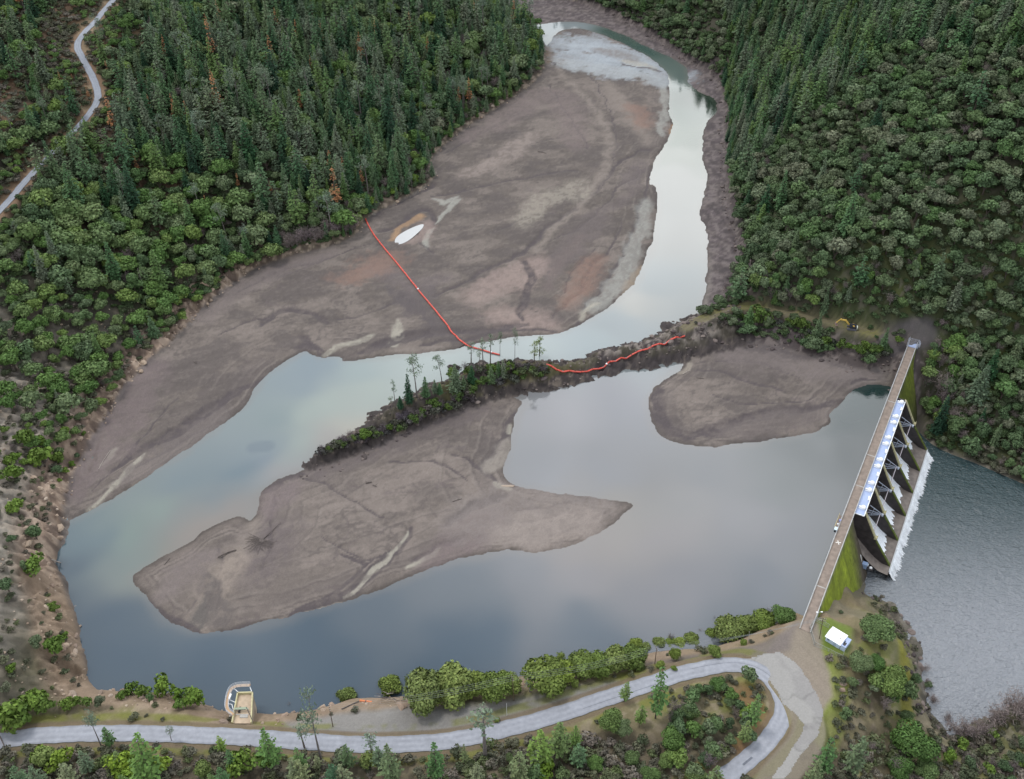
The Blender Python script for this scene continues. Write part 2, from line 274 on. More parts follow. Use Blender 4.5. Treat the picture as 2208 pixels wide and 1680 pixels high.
rg2 = 1-np.abs(fbm(X*.7+Y*.4, Y*1.1-X*.4, 11., 5)-.5)*7; lay(sm(.72, .97, rg2)*inb*.5*sm(.42, .58, fbm(X+700, Y, 40., 3)), (.07, .06, .058)); fgr = fbm(X*.5+Y*.25, (Y-X*.5)*1.8, 2.6, 3); lay(sm(.60, .72, fgr)*inb*.28, (.085, .073, .069)); lay(sm(.40, .28, fgr)*inb*.16, (.22, .19, .17))
tq = dM+(n8-.5)*3.2+(n30-.5)*5
for t_, a_t, wd_ in ((1.6, .55, .45), (3.4, .4, .35), (5.6, .5, .5), (8.3, .3, .35), (12.5, .42, .6), (18.0, .3, .5), (26., .3, .6)):
    lay((1-sm(wd_*.4, wd_*1.3, np.abs(tq-t_)))*inb*a_t*sm(.38, .58, fbm(X+t_*30, Y, 24., 3))*(dM < 40), (.075, .062, .06)); lay((1-sm(.3, 1.0, np.abs(tq-t_-.9)))*inb*a_t*.45*sm(.38, .58, fbm(X+t_*30, Y, 24., 3))*(dM < 40), (.27, .235, .21))
# strips of bottom sediment near channels are grooved and darker
g = inb*sm(16, 9, dM)*sm(4, 7, dM)*sm(.40, .62, fbm(X, Y, 14.)); lay(g*.38, (.10, .085, .083))
STK = []   # (colour, half width m, softness, breakup, points)
DK = (.075, .063, .066); PALE = (.33, .31, .26); LT = (.29, .24, .215); RED = (.20, .13, .105); GRV = (.27, .27, .25); PK = (.265, .205, .185)
def S(c, w, soft, brk, *p): STK.append((c, w, soft, brk, p))
S(DK,.8,.8,.4,(1200,110),(1260,105),(1320,125),(1380,140)); S(DK,.6,.6,.4,(1180,118),(1250,128),(1330,140),(1420,165)); S((.13,.16,.155),2.2,1.5,.3,(1200,75),(1250,85),(1320,105),(1380,128),(1430,150)); S((.12,.15,.145),1.5,1.2,.4,(1190,110),(1240,118),(1310,132),(1390,158)); S((.38,.38,.36),1.6,1.2,.4,(1210,95),(1280,100),(1350,118)); S((.11,.09,.085),3.5,2.5,.5,(1270,90),(1320,100),(1370,120))
S(DK,.5,.5,.3,(600,600),(690,565),(760,540),(800,520)); S(DK,.6,.6,.4,(700,690),(760,680),(830,670),(870,640)); S(DK,.5,.5,.4,(960,330),(1040,290),(1110,250)); S(DK,.4,.4,.3,(1100,330),(1180,300),(1250,290)); S(DK,.5,.5,.3,(1060,500),(1130,470),(1200,460)); S(DK,.5,.5,.3,(1180,520),(1240,500),(1300,450),(1340,400),(1390,370)); S(DK,.7,.6,.3,(1190,690),(1230,650),(1270,590),(1310,540),(1340,480)); S(DK,.4,.4,.3,(1200,640),(1240,590),(1280,540)); S(DK,.4,.4,.3,(1270,160),(1310,220),(1330,290),(1325,350),(1300,410)); S(DK,.6,.5,.3,(1180,180),(1230,250),(1270,330)); S(DK,.5,.4,.4,(200,1060),(250,1000),(310,930),(380,860)); S(DK,.8,.6,.4,(330,960),(400,925),(470,880),(530,840),(600,800)); S(DK,.6,.5,.4,(260,1030),(330,985),(400,945),(470,905)); S(DK,.5,.4,.3,(470,720),(540,690),(600,690)); S(DK,.5,.5,.4,(600,1060),(580,1110),(590,1170),(570,1230)); S(DK,.5,.5,.4,(640,1030),(700,1040),(760,1090),(830,1110)); S(DK,.5,.4,.4,(700,1150),(760,1200),(790,1220),(850,1180)); S(DK,.4,.4,.4,(830,1000),(900,990),(970,1000),(1010,1040)); S(DK,.6,.4,.3,(420,1340),(450,1290),(470,1230),(480,1180)); S(DK,.4,.4,.3,(450,1345),(480,1280),(510,1220)); S(DK,.4,.4,.3,(390,1330),(420,1280),(440,1230)); S(DK,.5,.4,.4,(620,1320),(690,1285),(750,1250),(800,1210)); S(DK,.5,.5,.4,(1100,1100),(1180,1095),(1260,1080)); S(DK,.4,.4,.4,(1120,1130),(1190,1120),(1260,1105)); S(DK,.4,.5,.4,(1540,850),(1600,870),(1680,870),(1760,850)); S(DK,.5,.5,.4,(1500,780),(1580,775),(1650,790),(1720,815))
S(DK,1.2,1.5,.2,(930,640),(985,615),(1060,580),(1110,555),(1150,520),(1200,480),(1245,440),(1290,415),(1330,350),(1380,325),(1405,322))
S(DK,.7,1.2,.2,(1000,410),(1080,395),(1170,375),(1250,368)); S(DK,.8,.8,.2,(930,425),(975,420),(1005,405))
S((.205,.175,.155),2.2,3,.5,(1200,150),(1260,210),(1300,260),(1320,310),(1310,350),(1290,400),(1230,460),(1150,540))
S((.20,.17,.15),4,6,.3,(1310,180),(1350,240),(1390,290),(1400,310)); S((.155,.125,.12),9,7,.4,(1010,300),(1090,260),(1180,190),(1230,240),(1240,320))
S((.25,.225,.19),8,6,.6,(1130,480),(1160,440),(1210,420),(1250,400),(1235,430)); S((.24,.20,.18),6,6,.5,(1150,290),(1080,340),(1000,380))
S((.12,.10,.10),5,5,.5,(1350,400),(1370,370),(1385,350)); S((.12,.10,.098),7,5,.4,(1300,470),(1260,500),(1210,560),(1180,600))
S(RED,5,6,.3,(1290,560),(1250,620),(1220,660)); S((.12,.10,.098),3,3,.4,(1250,470),(1340,440),(1380,400)); S(RED,5,6,.3,(1370,230),(1390,270))
S(PK,8,7,.3,(1020,640),(1080,610),(1130,590),(1160,560)); S(PK,7,7,.3,(1060,680),(1130,690),(1190,700))
S(DK,1.6,2,.4,(1130,560),(1150,600),(1130,640),(1120,670),(1130,690)); S((.13,.105,.10),3,2.5,.4,(1180,620),(1200,580),(1230,540),(1260,510))
S(DK,.8,1,.1,(1240,698),(1265,665),(1295,615),(1325,580),(1352,530),(1370,480),(1385,440),(1400,400),(1405,370))
S(GRV,4.5,3,.3,(1275,668),(1310,630),(1345,585),(1365,540),(1383,490),(1395,430)); S(PALE,1,1,.2,(1245,692),(1252,680),(1290,655))
S(GRV,3.2,1.5,.3,(1425,290),(1432,250),(1436,215),(1434,180)); S((.30,.17,.09),1.6,1.4,.3,(1456,265),(1452,285),(1445,300))
S((.25,.20,.15),2,2,.3,(1330,650),(1370,610),(1385,575))
# pale wet gravel bar at the head
for q in ((1200,90),(1260,90),(1310,110),(1360,125),(1400,150),(1300,140),(1230,120)): S((.30,.33,.36),14,9,.3,q,(q[0]+40,q[1]+12))
S((.30,.32,.33),9,5,.3,(1190,130),(1250,145),(1330,155),(1400,165),(1432,185)); S((.17,.15,.14),6,5,.4,(1290,110),(1340,118),(1370,130)); S(PALE,3,3,.4,(1340,130),(1390,140),(1410,150)); S(DK,1,1,.3,(1350,140),(1420,152)); S(DK,1,1,.3,(1175,130),(1200,140)); S((.12,.08,.05),4,3,.2,(1170,95),(1180,120),(1178,135))
# cove with puddle
S(PALE,1.8,1,.2,(940,375),(905,408),(860,430),(820,452),(800,465)); S(DK,1.5,1.5,.2,(935,398),(880,425),(840,445),(812,465)); S(DK,2,2,.3,(810,500),(860,490),(890,460),(925,455),(938,470),(930,490))
S((.33,.21,.12),2.2,2,.2,(845,515),(860,500),(885,480),(905,468)); S((.30,.30,.27),2,1,.2,(940,432),(960,440),(985,425)); S((.30,.30,.27),1.5,1,.2,(990,430),(965,455),(940,480)); S((.30,.30,.27),1.2,.8,.2,(935,490),(920,510),(915,535)); S(DK,.8,.8,.2,(905,500),(912,530),(930,545))
S(PK,4,4,.2,(870,520),(905,505),(925,480))
# left arm
S(DK,.7,1,.2,(500,640),(560,600),(620,580),(700,560),(760,540)); S((.15,.125,.12),5,5,.3,(440,690),(480,650),(540,610),(620,575),(720,545))
S(DK,2.2,2,.5,(240,1010),(290,975),(340,945),(400,915),(450,880),(500,850),(560,815),(600,790),(650,765)); S(PALE,1.1,.6,.5,(190,1100),(215,1085),(250,1050),(275,1015),(305,975)); S(PALE,1,.7,.3,(215,1000),(235,980),(250,960))
S((.14,.12,.115),5,3.5,.3,(280,1030),(360,980),(430,935),(490,885)); S(DK,1.5,1.5,.3,(560,700),(620,660),(680,680),(700,700)); S(DK,1.5,1.5,.3,(650,720),(680,740),(695,765)); S(DK,3,2.5,.4,(640,745),(670,740),(700,750)); S((.15,.12,.12),8,6,.3,(165,1060),(210,980),(270,880),(340,790))
S(PALE,1.6,1,.4,(700,765),(740,745),(800,725)); S(PALE,2,.8,.35,(850,740),(858,715),(862,690)); S(DK,2.4,2,.4,(770,760),(820,740),(880,722),(960,715),(1060,712),(1140,700)); S((.10,.085,.085),5,5,.4,(860,650),(900,640),(930,620),(880,680)); S((.09,.077,.078),4,3.5,.4,(840,620),(880,650),(930,690),(980,735)); S(DK,1,1.2,.3,(900,740),(1000,730),(1100,712),(1200,714))
S((.12,.10,.10),6,5,.4,(800,580),(850,600),(900,615),(960,600)); S(RED,6,7,.2,(840,560),(760,600))
# central island
S(DK,1.6,1.6,.3,(1035,1010),(1065,985),(1085,950),(1093,910),(1105,885)); S(PALE,.7,.6,.3,(1090,935),(1098,915)); S(DK,1,1.2,.3,(980,982),(1010,990),(1035,1010),(1075,1040)); S((.24,.215,.19),3,2,.3,(1050,1015),(1080,985),(1095,950))
S(PALE,1.0,.6,.2,(1070,1042),(1095,1048)); S(DK,2.2,1.5,.3,(970,1130),(1010,1105),(1050,1080),(1085,1060)); S(DK,2,1.6,.4,(600,1335),(680,1305),(740,1275),(790,1245),(850,1190),(890,1140)); S(PALE,.8,.5,.6,(740,1280),(780,1250),(815,1220),(845,1190),(880,1145)); S(DK,1,1,.2,(735,1200),(760,1215),(780,1225)); S(DK,1.6,1.5,.5,(900,1210),(950,1180),(1000,1155)); S(PALE,1.2,.8,.5,(885,1225),(930,1205),(950,1190)); S(PALE,1.2,.6,.3,(600,1338),(640,1330),(700,1312),(735,1295))
S((.15,.12,.12),6,5,.3,(930,1215),(980,1180),(1040,1140),(1070,1100)); S((.12,.10,.10),9,7,.5,(560,1240),(580,1190),(600,1150),(580,1230)); S((.25,.21,.18),5,5,.4,(430,1350),(450,1290),(480,1240),(510,1190)); S((.10,.09,.085),3,3,.5,(420,1355),(435,1320),(440,1280)); S((.11,.095,.09),4,4,.5,(440,1250),(470,1320),(480,1345)); S((.13,.11,.10),3,3,.5,(640,1240),(610,1280),(570,1310))
S((.16,.135,.13),4,4,.4,(350,1280),(400,1230),(470,1190)); S((.20,.17,.15),1.5,3,.3,(520,1190),(535,1150),(550,1120)); S(DK,1,1,.3,(310,1283),(360,1330),(402,1358),(435,1366),(475,1361),(530,1343))
S((.19,.165,.155),12,8,.4,(1000,1130),(1100,1090),(1200,1090),(1300,1085)); S((.25,.215,.195),7,6,.3,(1100,1150),(1200,1140),(1280,1110)); S(DK,1.8,1.6,.3,(572,1060),(600,1035),(650,1020)); S((.16,.13,.13),4,4,.3,(575,1110),(590,1070),(630,1045)); S((.12,.10,.10),8,5,.4,(690,1010),(760,970),(840,935),(930,900),(1040,880))
# east lobe
S(DK,2,2,.4,(1425,835),(1418,870),(1430,910),(1470,940)); S(DK,3,2.5,.45,(1475,945),(1520,935),(1560,915),(1620,900),(1700,888),(1760,870),(1820,862)); S(DK,.6,.9,.2,(1500,800),(1560,800),(1620,820),(1690,845)); S((.13,.11,.105),5,4,.4,(1560,930),(1640,915),(1720,900),(1780,885)); S((.16,.135,.13),8,7,.3,(1560,760),(1640,765),(1720,790),(1800,800),(1880,800)); S(DK,.6,.7,.2,(1835,830),(1860,815),(1900,812)); S((.27,.24,.20),1,1,.2,(1470,805),(1485,800),(1485,770))
S((.10,.085,.085),5,4,.4,(1490,735),(1560,733),(1640,742),(1740,765),(1830,790))
XW = X+(fbm(X, Y, 13., 3)-.5)*7; YW = Y+(fbm(X+200, Y, 13., 3)-.5)*7
rill = fbm(X*.6+Y*.35, Y*1.3-X*.5, 22., 5); lay((1-sm(.0, .014, np.abs(rill-.5)))*inb*.6*sm(.45, .6, n30), (.11, .09, .09)); rill2 = fbm(X*1.1-300, Y*1.1, 30., 4); lay((1-sm(.0, .010, np.abs(rill2-.47)))*inb*.55*sm(.55, .42, n30), (.12, .10, .098))
spk = vnoise(X*.9, Y*.9)*vnoise(X*.33+9, Y*.33); lay(sm(.72, .82, spk)*inb*.5, (.09, .075, .075))
eb = sdist(X, Y, MUD[3], 30.); ebk = sm(-1, 2, eb)*inb*(Y > 330); ebn = sm(.40, .55, fbm(X, Y, 5., 4)); lay(ebk*(.55+.35*ebn), (.092, .075, .078)); lay(ebk*sm(.56, .66, n2)*.45, (.20, .17, .165)); lay(ebk*sm(.44, .36, n2)*.5, (.04, .034, .036))
lay(ebk*sm(4, 1, eb)*sm(520, 420, Y)*.5, (.24, .22, .19))
for c, w, soft, brk, p in STK:
    P = px(p, 0.9) if len(p) > 1 else px([p[0], (p[0][0]+2, p[0][1])], .9)
    if len(P) > 2: P = smooth_poly(P, 2, False)
    tp = np.sin(np.linspace(.22, math.pi-.12, len(P)))**.6 if len(P) > 2 else np.ones(len(P))
    D, wl_ = dist_line(XW, YW, P, w*1.5+soft+5, w=tp*w)
    soft = soft*(.55 if c[0] < .12 else 1); kk = 1-sm(wl_-soft*.5, wl_+soft*1.25, D+(n8-.5)*wl_*1.7+(n2-.5)*(soft+wl_)*1.1)
    kk = kk*(1-brk+brk*2*sm(.40, .60, n2))*(D < w*1.5+soft+4.8)
    lay(np.clip(kk, 0, 1)*inb*(.92 if c[0] < .12 else .72), c)
rk = rocky*(Z > .15)
lay(rk*.94, (.052, .043, .041)); lay(rk*sm(.58, .68, n2)*.6, (.20, .165, .135)); lay(rk*sm(.35, -.2, rdg_)*.7, (.022, .019, .02)); lay(rk*sm(.56, .44, n1)*.6, (.035, .03, .03))
wl = rk*sm(150, 60, X)*sm(3.2, 4.6, Z)*sm(-75, -20, X); lay(wl*.75*sm(.35, .55, n8), (.09, .085, .035))
bx = rk*sm(20, 45, X)*sm(130, 90, X); lay(bx*.6, (.05, .042, .044)); lay(bx*sm(4.6, 6.4, Z)*sm(.45, .58, n2)*.6, (.27, .235, .21))
# tail bank, bench, lots, verges
tb = sm(-22, -10, dT)*(Y < 300); lay(tb*.6, (.16, .14, .105)); lay(tb*sm(.5, .65, n8)*.6, (.12, .125, .045)); lay(sm(-6, -2, dT)*.9, (.10, .09, .075)); lay(sm(-6, -2, dT)*sm(.5, .6, n2)*.6, (.2, .18, .15))
yel = px([(1945,1400),(1950,1460),(1955,1510),(1960,1540)], -5.); lay((1-sm(1.5, 4, dist_line(X, Y, yel, 8.)))*.8, (.20, .19, .03))
drk = px([(1870,1500),(1890,1560),(1900,1640),(1930,1690)], 2.); lay((1-sm(4, 9, dist_line(X, Y, drk, 14.)))*.7*sm(.35,.55,n8), (.07, .05, .045))
grn = px([(1760,1400),(1790,1440),(1812,1490),(1795,1560),(1780,1600)], 9.); lay((1-sm(2.5, 5.5, dist_line(X, Y, grn, 9.)))*.85*(.6+.8*(n8-.3)), (.17, .21, .035))
lay(sm(-2, 2, dY)*.9, (.115, .165, .025))
nos = px([(1790,1300),(1840,1300),(1900,1310)], 5.); lay((1-sm(5, 9, dist_line(X, Y, nos, 12.)))*.8, (.18, .16, .11))
bench_l = trackP[:, :2]; Db = dist_line(X, Y, bench_l, 14.); lay((1-sm(1.8, 4.5, Db))*.9, (.14, .125, .07)); lay((1-sm(1.5, 3.5, Db))*sm(.45, .6, n8)*.8, (.155, .15, .045)); lay((1-sm(.4, .8, np.abs(Db-1.1)))*(Db < 13)*.45, (.11, .09, .07))
dk2 = px([(1920,735),(1990,730)], 10.); lay((1-sm(4, 8, dist_line(X, Y, dk2, 12.)))*.8, (.085, .075, .08))
lay(sm(-1.5, 1.0, dL+jit*.4)*.95, (.225, .19, .155)); lay(sm(-1, 1, dL)*(1-sm(.3, .8, np.abs((X*.7+Y*.4) % 3.0-1.5)))*.12, (.14, .12, .10))
LOT2 = px([(1560,1405),(1620,1385),(1700,1358),(1720,1340),(1700,1400),(1640,1415)], 9.8); lay(sm(-2, 1.5, sdist(X, Y, LOT2, 12.)+jit*.5)*.8, (.14, .12, .115))
LOT3 = px([(1390,1425),(1480,1400),(1600,1392),(1600,1402),(1480,1418)], 9.5); lay(sm(-2, 1.5, sdist(X, Y, LOT3, 12.))*.7, (.10, .09, .09))
hl = (X > 160)*(Y < 262)*sm(-42, -30, dT)*sm(-1, -4, dY)*sm(-2, -6, dL)*(1-sm(5, 3, dist_line(X, Y, grn, 12.))); lay(hl*.55, (.095, .08, .06)); lay(hl*sm(.48, .62, n8)*.6, (.12, .125, .045)); lay(hl*sm(.56, .68, n2)*.5, (.20, .175, .145)); lay(hl*sm(.44, .34, n2)*.5, (.05, .04, .032))
lay(sm(-3.5, 1.0, sdist(X, Y, PIT, 14.)+jit*.6)*.95, (.205, .197, .188)); lay(sm(-1, 2, sdist(X, Y, PIT, 14.))*sm(.5, .64, n8)*.4, (.26, .25, .24))
for P, w_ in ((roadA, 3.0),):
    D = dist_line(X, Y, P[:, :2], 14.); lay((1-sm(w_+.9, w_+2.3, D+jit*.3))*.75, (.20, .17, .105)); kk = (1-sm(.8, 2.2, np.abs(D-w_-3.6)+jit*.2))*(D < 13); lay(kk*.7*sm(.3, .5, n8), (.14, .145, .03))
    lay((1-sm(.5, 1.1, np.abs(D-w_-1.0)))*(D < 13)*.5*(X < 120), (.10, .065, .045))
D = dist_line(X, Y, roadB[:, :2], 14.); lay((1-sm(4.6, 6.2, D+jit*.3))*.7*(Y < 205), (.2, .175, .14))
inner = px([(1600,1500),(1650,1520),(1640,1570),(1600,1600)], 10.5); lay((1-sm(3, 7, dist_line(X, Y, inner, 12.)))*.8*sm(.3,.6,n8), (.19, .11, .055))
D = dist_line(X, Y, roadU[:, :2], 16.); lay((1-sm(4.2, 8, D+jit*.6))*.8, (.21, .135, .085)); lay((1-sm(1, 3, np.abs(D-4.5)))*(D < 15)*.5*sm(.45, .6, n8), (.24, .20, .13))
C = C*(1+(vnoise(X*2.3, Y*2.3)-.5)[..., None]*.14)
C = np.clip(C, .01, .8)
CARVE = np.zeros(X.shape)
for c, w, soft, brk, p in STK:
    if c[0] > .08 or len(p) < 3: continue
    D = dist_line(XW, YW, smooth_poly(px(p, .9), 2, False), w+3); CARVE = np.maximum(CARVE, (1-sm(w*.3, w+1.4, D))*(D < w+2.9)*min(.9, .35+w*.3))
lum = C.mean(-1)
Z = np.where(inb > .5, np.maximum(Z-CARVE*sm(.3, 1.0, Z)+(blot-.5)*.9*sm(.25, .9, Z)+(n_an-.5)*.5*sm(.25, .9, Z), np.minimum(Z, .06)), Z)
Zg = Z
# ------------------------------------------------------------------ materials
def mat(name, color=(.5, .5, .5), rough=.7, metal=0, noise=None, attr=None, bump=None, spec=None, objcol=False, ramp=None, emit=None):
    m = bpy.data.materials.new(name); m.use_nodes = True; nt = m.node_tree; N = nt.nodes; L = nt.links; b = N['Principled BSDF']
    b.inputs['Roughness'].default_value = rough; b.inputs['Metallic'].default_value = metal; b.inputs['Base Color'].default_value = (*color, 1)
    if spec is not None: b.inputs['Specular IOR Level'].default_value = spec
    cur = None
    if attr:
        a = N.new('ShaderNodeAttribute'); a.attribute_name = attr; cur = a.outputs['Color']
    if ramp:
        oi = N.new('ShaderNodeObjectInfo'); cr = N.new('ShaderNodeValToRGB'); L.new(oi.outputs['Random'], cr.inputs[0]); e = cr.color_ramp.elements
        e[0].position = 0; e[0].color = (*ramp[0], 1); e[1].position = 1; e[1].color = (*ramp[-1], 1)
        for i, c in enumerate(ramp[1:-1]): k = e.new((i+1)/(len(ramp)-1)); k.color = (*c, 1)
        if cur is not None:
            mx = N.new('ShaderNodeMix'); mx.data_type = 'RGBA'; mx.blend_type = 'MULTIPLY'; mx.inputs['Factor'].default_value = 1; L.new(cr.outputs[0], mx.inputs['A']); L.new(cur, mx.inputs['B']); cur = mx.outputs['Result']
        else: cur = cr.outputs[0]
        mx = N.new('ShaderNodeMix'); mx.data_type = 'RGBA'; mx.blend_type = 'MULTIPLY'; mx.inputs['Factor'].default_value = 1; L.new(cur, mx.inputs['A']); L.new(oi.outputs['Color'], mx.inputs['B']); cur = mx.outputs['Result']
    tc = N.new('ShaderNodeTexCoord')
    if noise:
        sc_, amt = noise; no = N.new('ShaderNodeTexNoise'); no.inputs['Scale'].default_value = sc_; no.inputs['Detail'].default_value = 5; L.new(tc.outputs['Object'], no.inputs['Vector'])
        mr = N.new('ShaderNodeMapRange'); mr.inputs['From Min'].default_value = .3; mr.inputs['From Max'].default_value = .7; mr.inputs['To Min'].default_value = 1-amt; mr.inputs['To Max'].default_value = 1+amt; L.new(no.outputs['Fac'], mr.inputs['Value'])
        vs = N.new('ShaderNodeVectorMath'); vs.operation = 'SCALE'; L.new(mr.outputs[0], vs.inputs['Scale'])
        if cur is None: vs.inputs[0].default_value = color
        else: L.new(cur, vs.inputs[0])
        cur = vs.outputs[0]
    if cur is not None: L.new(cur, b.inputs['Base Color'])
    if bump:
        sc_, st, ds = bump; no = N.new('ShaderNodeTexNoise'); no.inputs['Scale'].default_value = sc_; no.inputs['Detail'].default_value = 6; L.new(tc.outputs['Object'], no.inputs['Vector'])
        bp = N.new('ShaderNodeBump'); bp.inputs['Strength'].default_value = st; bp.inputs['Distance'].default_value = ds; L.new(no.outputs['Fac'], bp.inputs['Height']); L.new(bp.outputs[0], b.inputs['Normal'])
    if emit: pass
    return m
def setattrs(o, name=None, label=None, cat=None, group=None, kind=None):
    for k, v in (('label', label), ('category', cat), ('group', group), ('kind', kind)):
        if v: o[k] = v
    return o
def mesh_np(name, V, F, m, parent=None, smooth=False, colors=None, attr='tint', nq=4):
    me = bpy.data.meshes.new(name); V = np.ascontiguousarray(V, np.float32); F = np.ascontiguousarray(F, np.int32)
    me.vertices.add(len(V)); me.vertices.foreach_set('co', V.ravel()); k = F.shape[1]
    me.loops.add(F.size); me.loops.foreach_set('vertex_index', F.ravel()); me.polygons.add(len(F))
    me.polygons.foreach_set('loop_start', np.arange(0, F.size, k, dtype=np.int32)); me.polygons.foreach_set('loop_total', np.full(len(F), k, np.int32))
    if smooth: me.polygons.foreach_set('use_smooth', np.ones(len(F), bool))
    me.update(calc_edges=True)
    if colors is not None:
        a = me.color_attributes.new(attr, 'FLOAT_COLOR', 'POINT'); c = np.ones((len(V), 4), np.float32); c[:, :3] = colors; a.data.foreach_set('color', c.ravel())
    if m: me.materials.append(m)
    o = bpy.data.objects.new(name, me); COL.objects.link(o)
    if parent: o.parent = parent
    return o
class MB:
    """collects simple solids and links them as one mesh"""
    def __init__(s): s.v = []; s.f = []; s.k = []
    def box(s, c, size, rot=None):
        s.k.append((len(s.v), len(s.f)))
        c = Vector(c); h = Vector(size)/2; M = rot.to_3x3() if rot is not None else Matrix.Identity(3); n = len(s.v)
        for a in (-1, 1):
            for b in (-1, 1):
                for d in (-1, 1): s.v.append(tuple(c+M@Vector((a*h.x, b*h.y, d*h.z))))
        s.f += [[n+i for i in q] for q in ((0,1,3,2),(4,6,7,5),(0,4,5,1),(2,3,7,6),(0,2,6,4),(1,5,7,3))]; return s
    def tube(s, p, q, r0, r1=None, n=6):
        s.k.append((len(s.v), len(s.f)))
        p = Vector(p); q = Vector(q); r1 = r0 if r1 is None else r1; d = (q-p); 
        if d.length < 1e-6: return s
        z = d.normalized(); x = z.orthogonal().normalized(); y = z.cross(x); k = len(s.v)
        for P, r in ((p, r0), (q, r1)):
            for i in range(n): a = 2*math.pi*i/n; s.v.append(tuple(P+(x*math.cos(a)+y*math.sin(a))*r))
        for i in range(n): j = (i+1) % n; s.f.append([k+i, k+j, k+n+j, k+n+i])
        s.f.append([k+i for i in range(n)][::-1]); s.f.append([k+n+i for i in range(n)]); return s
    def path(s, P, r, n=6):
        for a, b in zip(P[:-1], P[1:]): s.tube(a, b, r, r, n)
        return s
    def prism(s, poly, a, b):
        s.k.append((len(s.v), len(s.f)))
        d = Vector(b)-Vector(a); k = len(s.v); n = len(poly)
        for p in poly: s.v.append(tuple(Vector(p)+Vector(a)))
        for p in poly: s.v.append(tuple(Vector(p)+Vector(a)+d))
        s.f.append([k+i for i in range(n)]); s.f.append([k+n+i for i in range(n)][::-1])
        for i in range(n): j = (i+1) % n; s.f.append([k+i, k+n+i, k+n+j, k+j])
        return s
    def dome(s, c, r, h, n=10, m=4):
        s.k.append((len(s.v), len(s.f)))
        c = Vector(c); k = len(s.v)
        for j in range(m+1):
            a = math.pi/2*j/m; rr_ = r*math.cos(a)+.001
            for i in range(n): t = 2*math.pi*i/n; s.v.append((c.x+rr_*math.cos(t), c.y+rr_*math.sin(t), c.z+h*math.sin(a)))
        for j in range(m):
            for i in range(n): i2 = (i+1) % n; s.f.append([k+j*n+i, k+j*n+i2, k+(j+1)*n+i2, k+(j+1)*n+i])
        return s
    def each(s, name, m, parent):
        K = s.k+[(len(s.v), len(s.f))]
        for (a, c), (b_, d) in zip(K[:-1], K[1:]):
            if d == c: continue
            q = MB(); q.v = s.v[a:b_]; q.f = [[i-a for i in f] for f in s.f[c:d]]; q.build(name, m, parent)
    def build(s, name, m, parent=None, smooth=False):
        me = bpy.data.meshes.new(name); me.from_pydata(s.v, [], s.f); me.materials.append(m)
        if smooth: me.polygons.foreach_set('use_smooth', [True]*len(me.polygons))
        me.update(); o = bpy.data.objects.new(name, me); COL.objects.link(o)
        if parent: o.parent = parent
        return o
def empty(name, loc, label=None, cat=None, group=None, rz=0):
    o = bpy.data.objects.new(name, None); COL.objects.link(o); o.location = tuple(loc); o.rotation_euler = (0, 0, rz); o.empty_display_size = .5
    setattrs(o, None, label, cat, group); return o
# ------------------------------------------------------------------ ground sheet
mg = mat('ground_soil', attr='col', rough=.85, noise=(2.2, .10), bump=(2.2, .22, .2), spec=.25)
idx = np.arange(NR*NC).reshape(NR, NC); F = np.stack([idx[:-1, :-1], idx[:-1, 1:], idx[1:, 1:], idx[1:, :-1]], -1).reshape(-1, 4)
g = mesh_np('ground', np.stack([X, Y, Z], -1).reshape(-1, 3), F, mg, smooth=True, colors=C.reshape(-1, 3), attr='col'); g['kind'] = 'structure'
# ------------------------------------------------------------------ water
def water_mat(name, rough, bumps, ior=1.33, spec=.5):
    m = mat(name, attr='col', rough=rough, spec=spec); nt = m.node_tree; N = nt.nodes; L = nt.links; b = N['Principled BSDF']; b.inputs['IOR'].default_value = ior
    tc = N.new('ShaderNodeTexCoord'); prev = None
    for s_, d_, st in bumps:
        no = N.new('ShaderNodeTexNoise'); no.inputs['Scale'].default_value = s_; no.inputs['Detail'].default_value = 3
        mp = N.new('ShaderNodeMapping'); mp.inputs['Scale'].default_value = (1, 1.7, 1); mp.inputs['Rotation'].default_value = (0, 0, R(-12)); L.new(tc.outputs['Object'], mp.inputs[0]); L.new(mp.outputs[0], no.inputs['Vector'])
        bp = N.new('ShaderNodeBump'); bp.inputs['Strength'].default_value = st; bp.inputs['Distance'].default_value = d_; L.new(no.outputs['Fac'], bp.inputs['Height'])
        if prev: L.new(prev, bp.inputs['Normal'])
        prev = bp.outputs[0]
    L.new(prev, b.inputs['Normal']); return m
# reservoir: silt-laden water, colours differ where the channels carry silt; tree reflection painted dark by the dam
n_ = 560; wr, wc = grid(n_, 520); sel = (wr*0+1) > 0
dam0 = W(1757, 1338, 10.); dam1 = W(1967, 744, 10.)
e_ = (dam1-dam0)[:2]; e_ = e_/np.hypot(*e_); nn = np.array([e_[1], -e_[0]]); dam0[:2] -= 1.95*nn; dam1[:2] += .1*nn; e_ = (dam1-dam0)[:2]; LD = float(np.hypot(*e_)); e_ = e_/LD; nn = np.array([e_[1], -e_[0]])
WU, WV, _ = PJ(wr, wc, 0*wr)
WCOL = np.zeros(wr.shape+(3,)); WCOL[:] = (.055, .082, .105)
DEEP = (.045, .07, .095); SILT = (.225, .262, .240); LAV = (.19, .19, .20); TREE_REFL = (.012, .03, .03); SHAL = (.17, .155, .14); GRN = (.06, .10, .075); BLU = (.135, .175, .20)  # the near-black one paints the hillside trees' reflection into the water colour
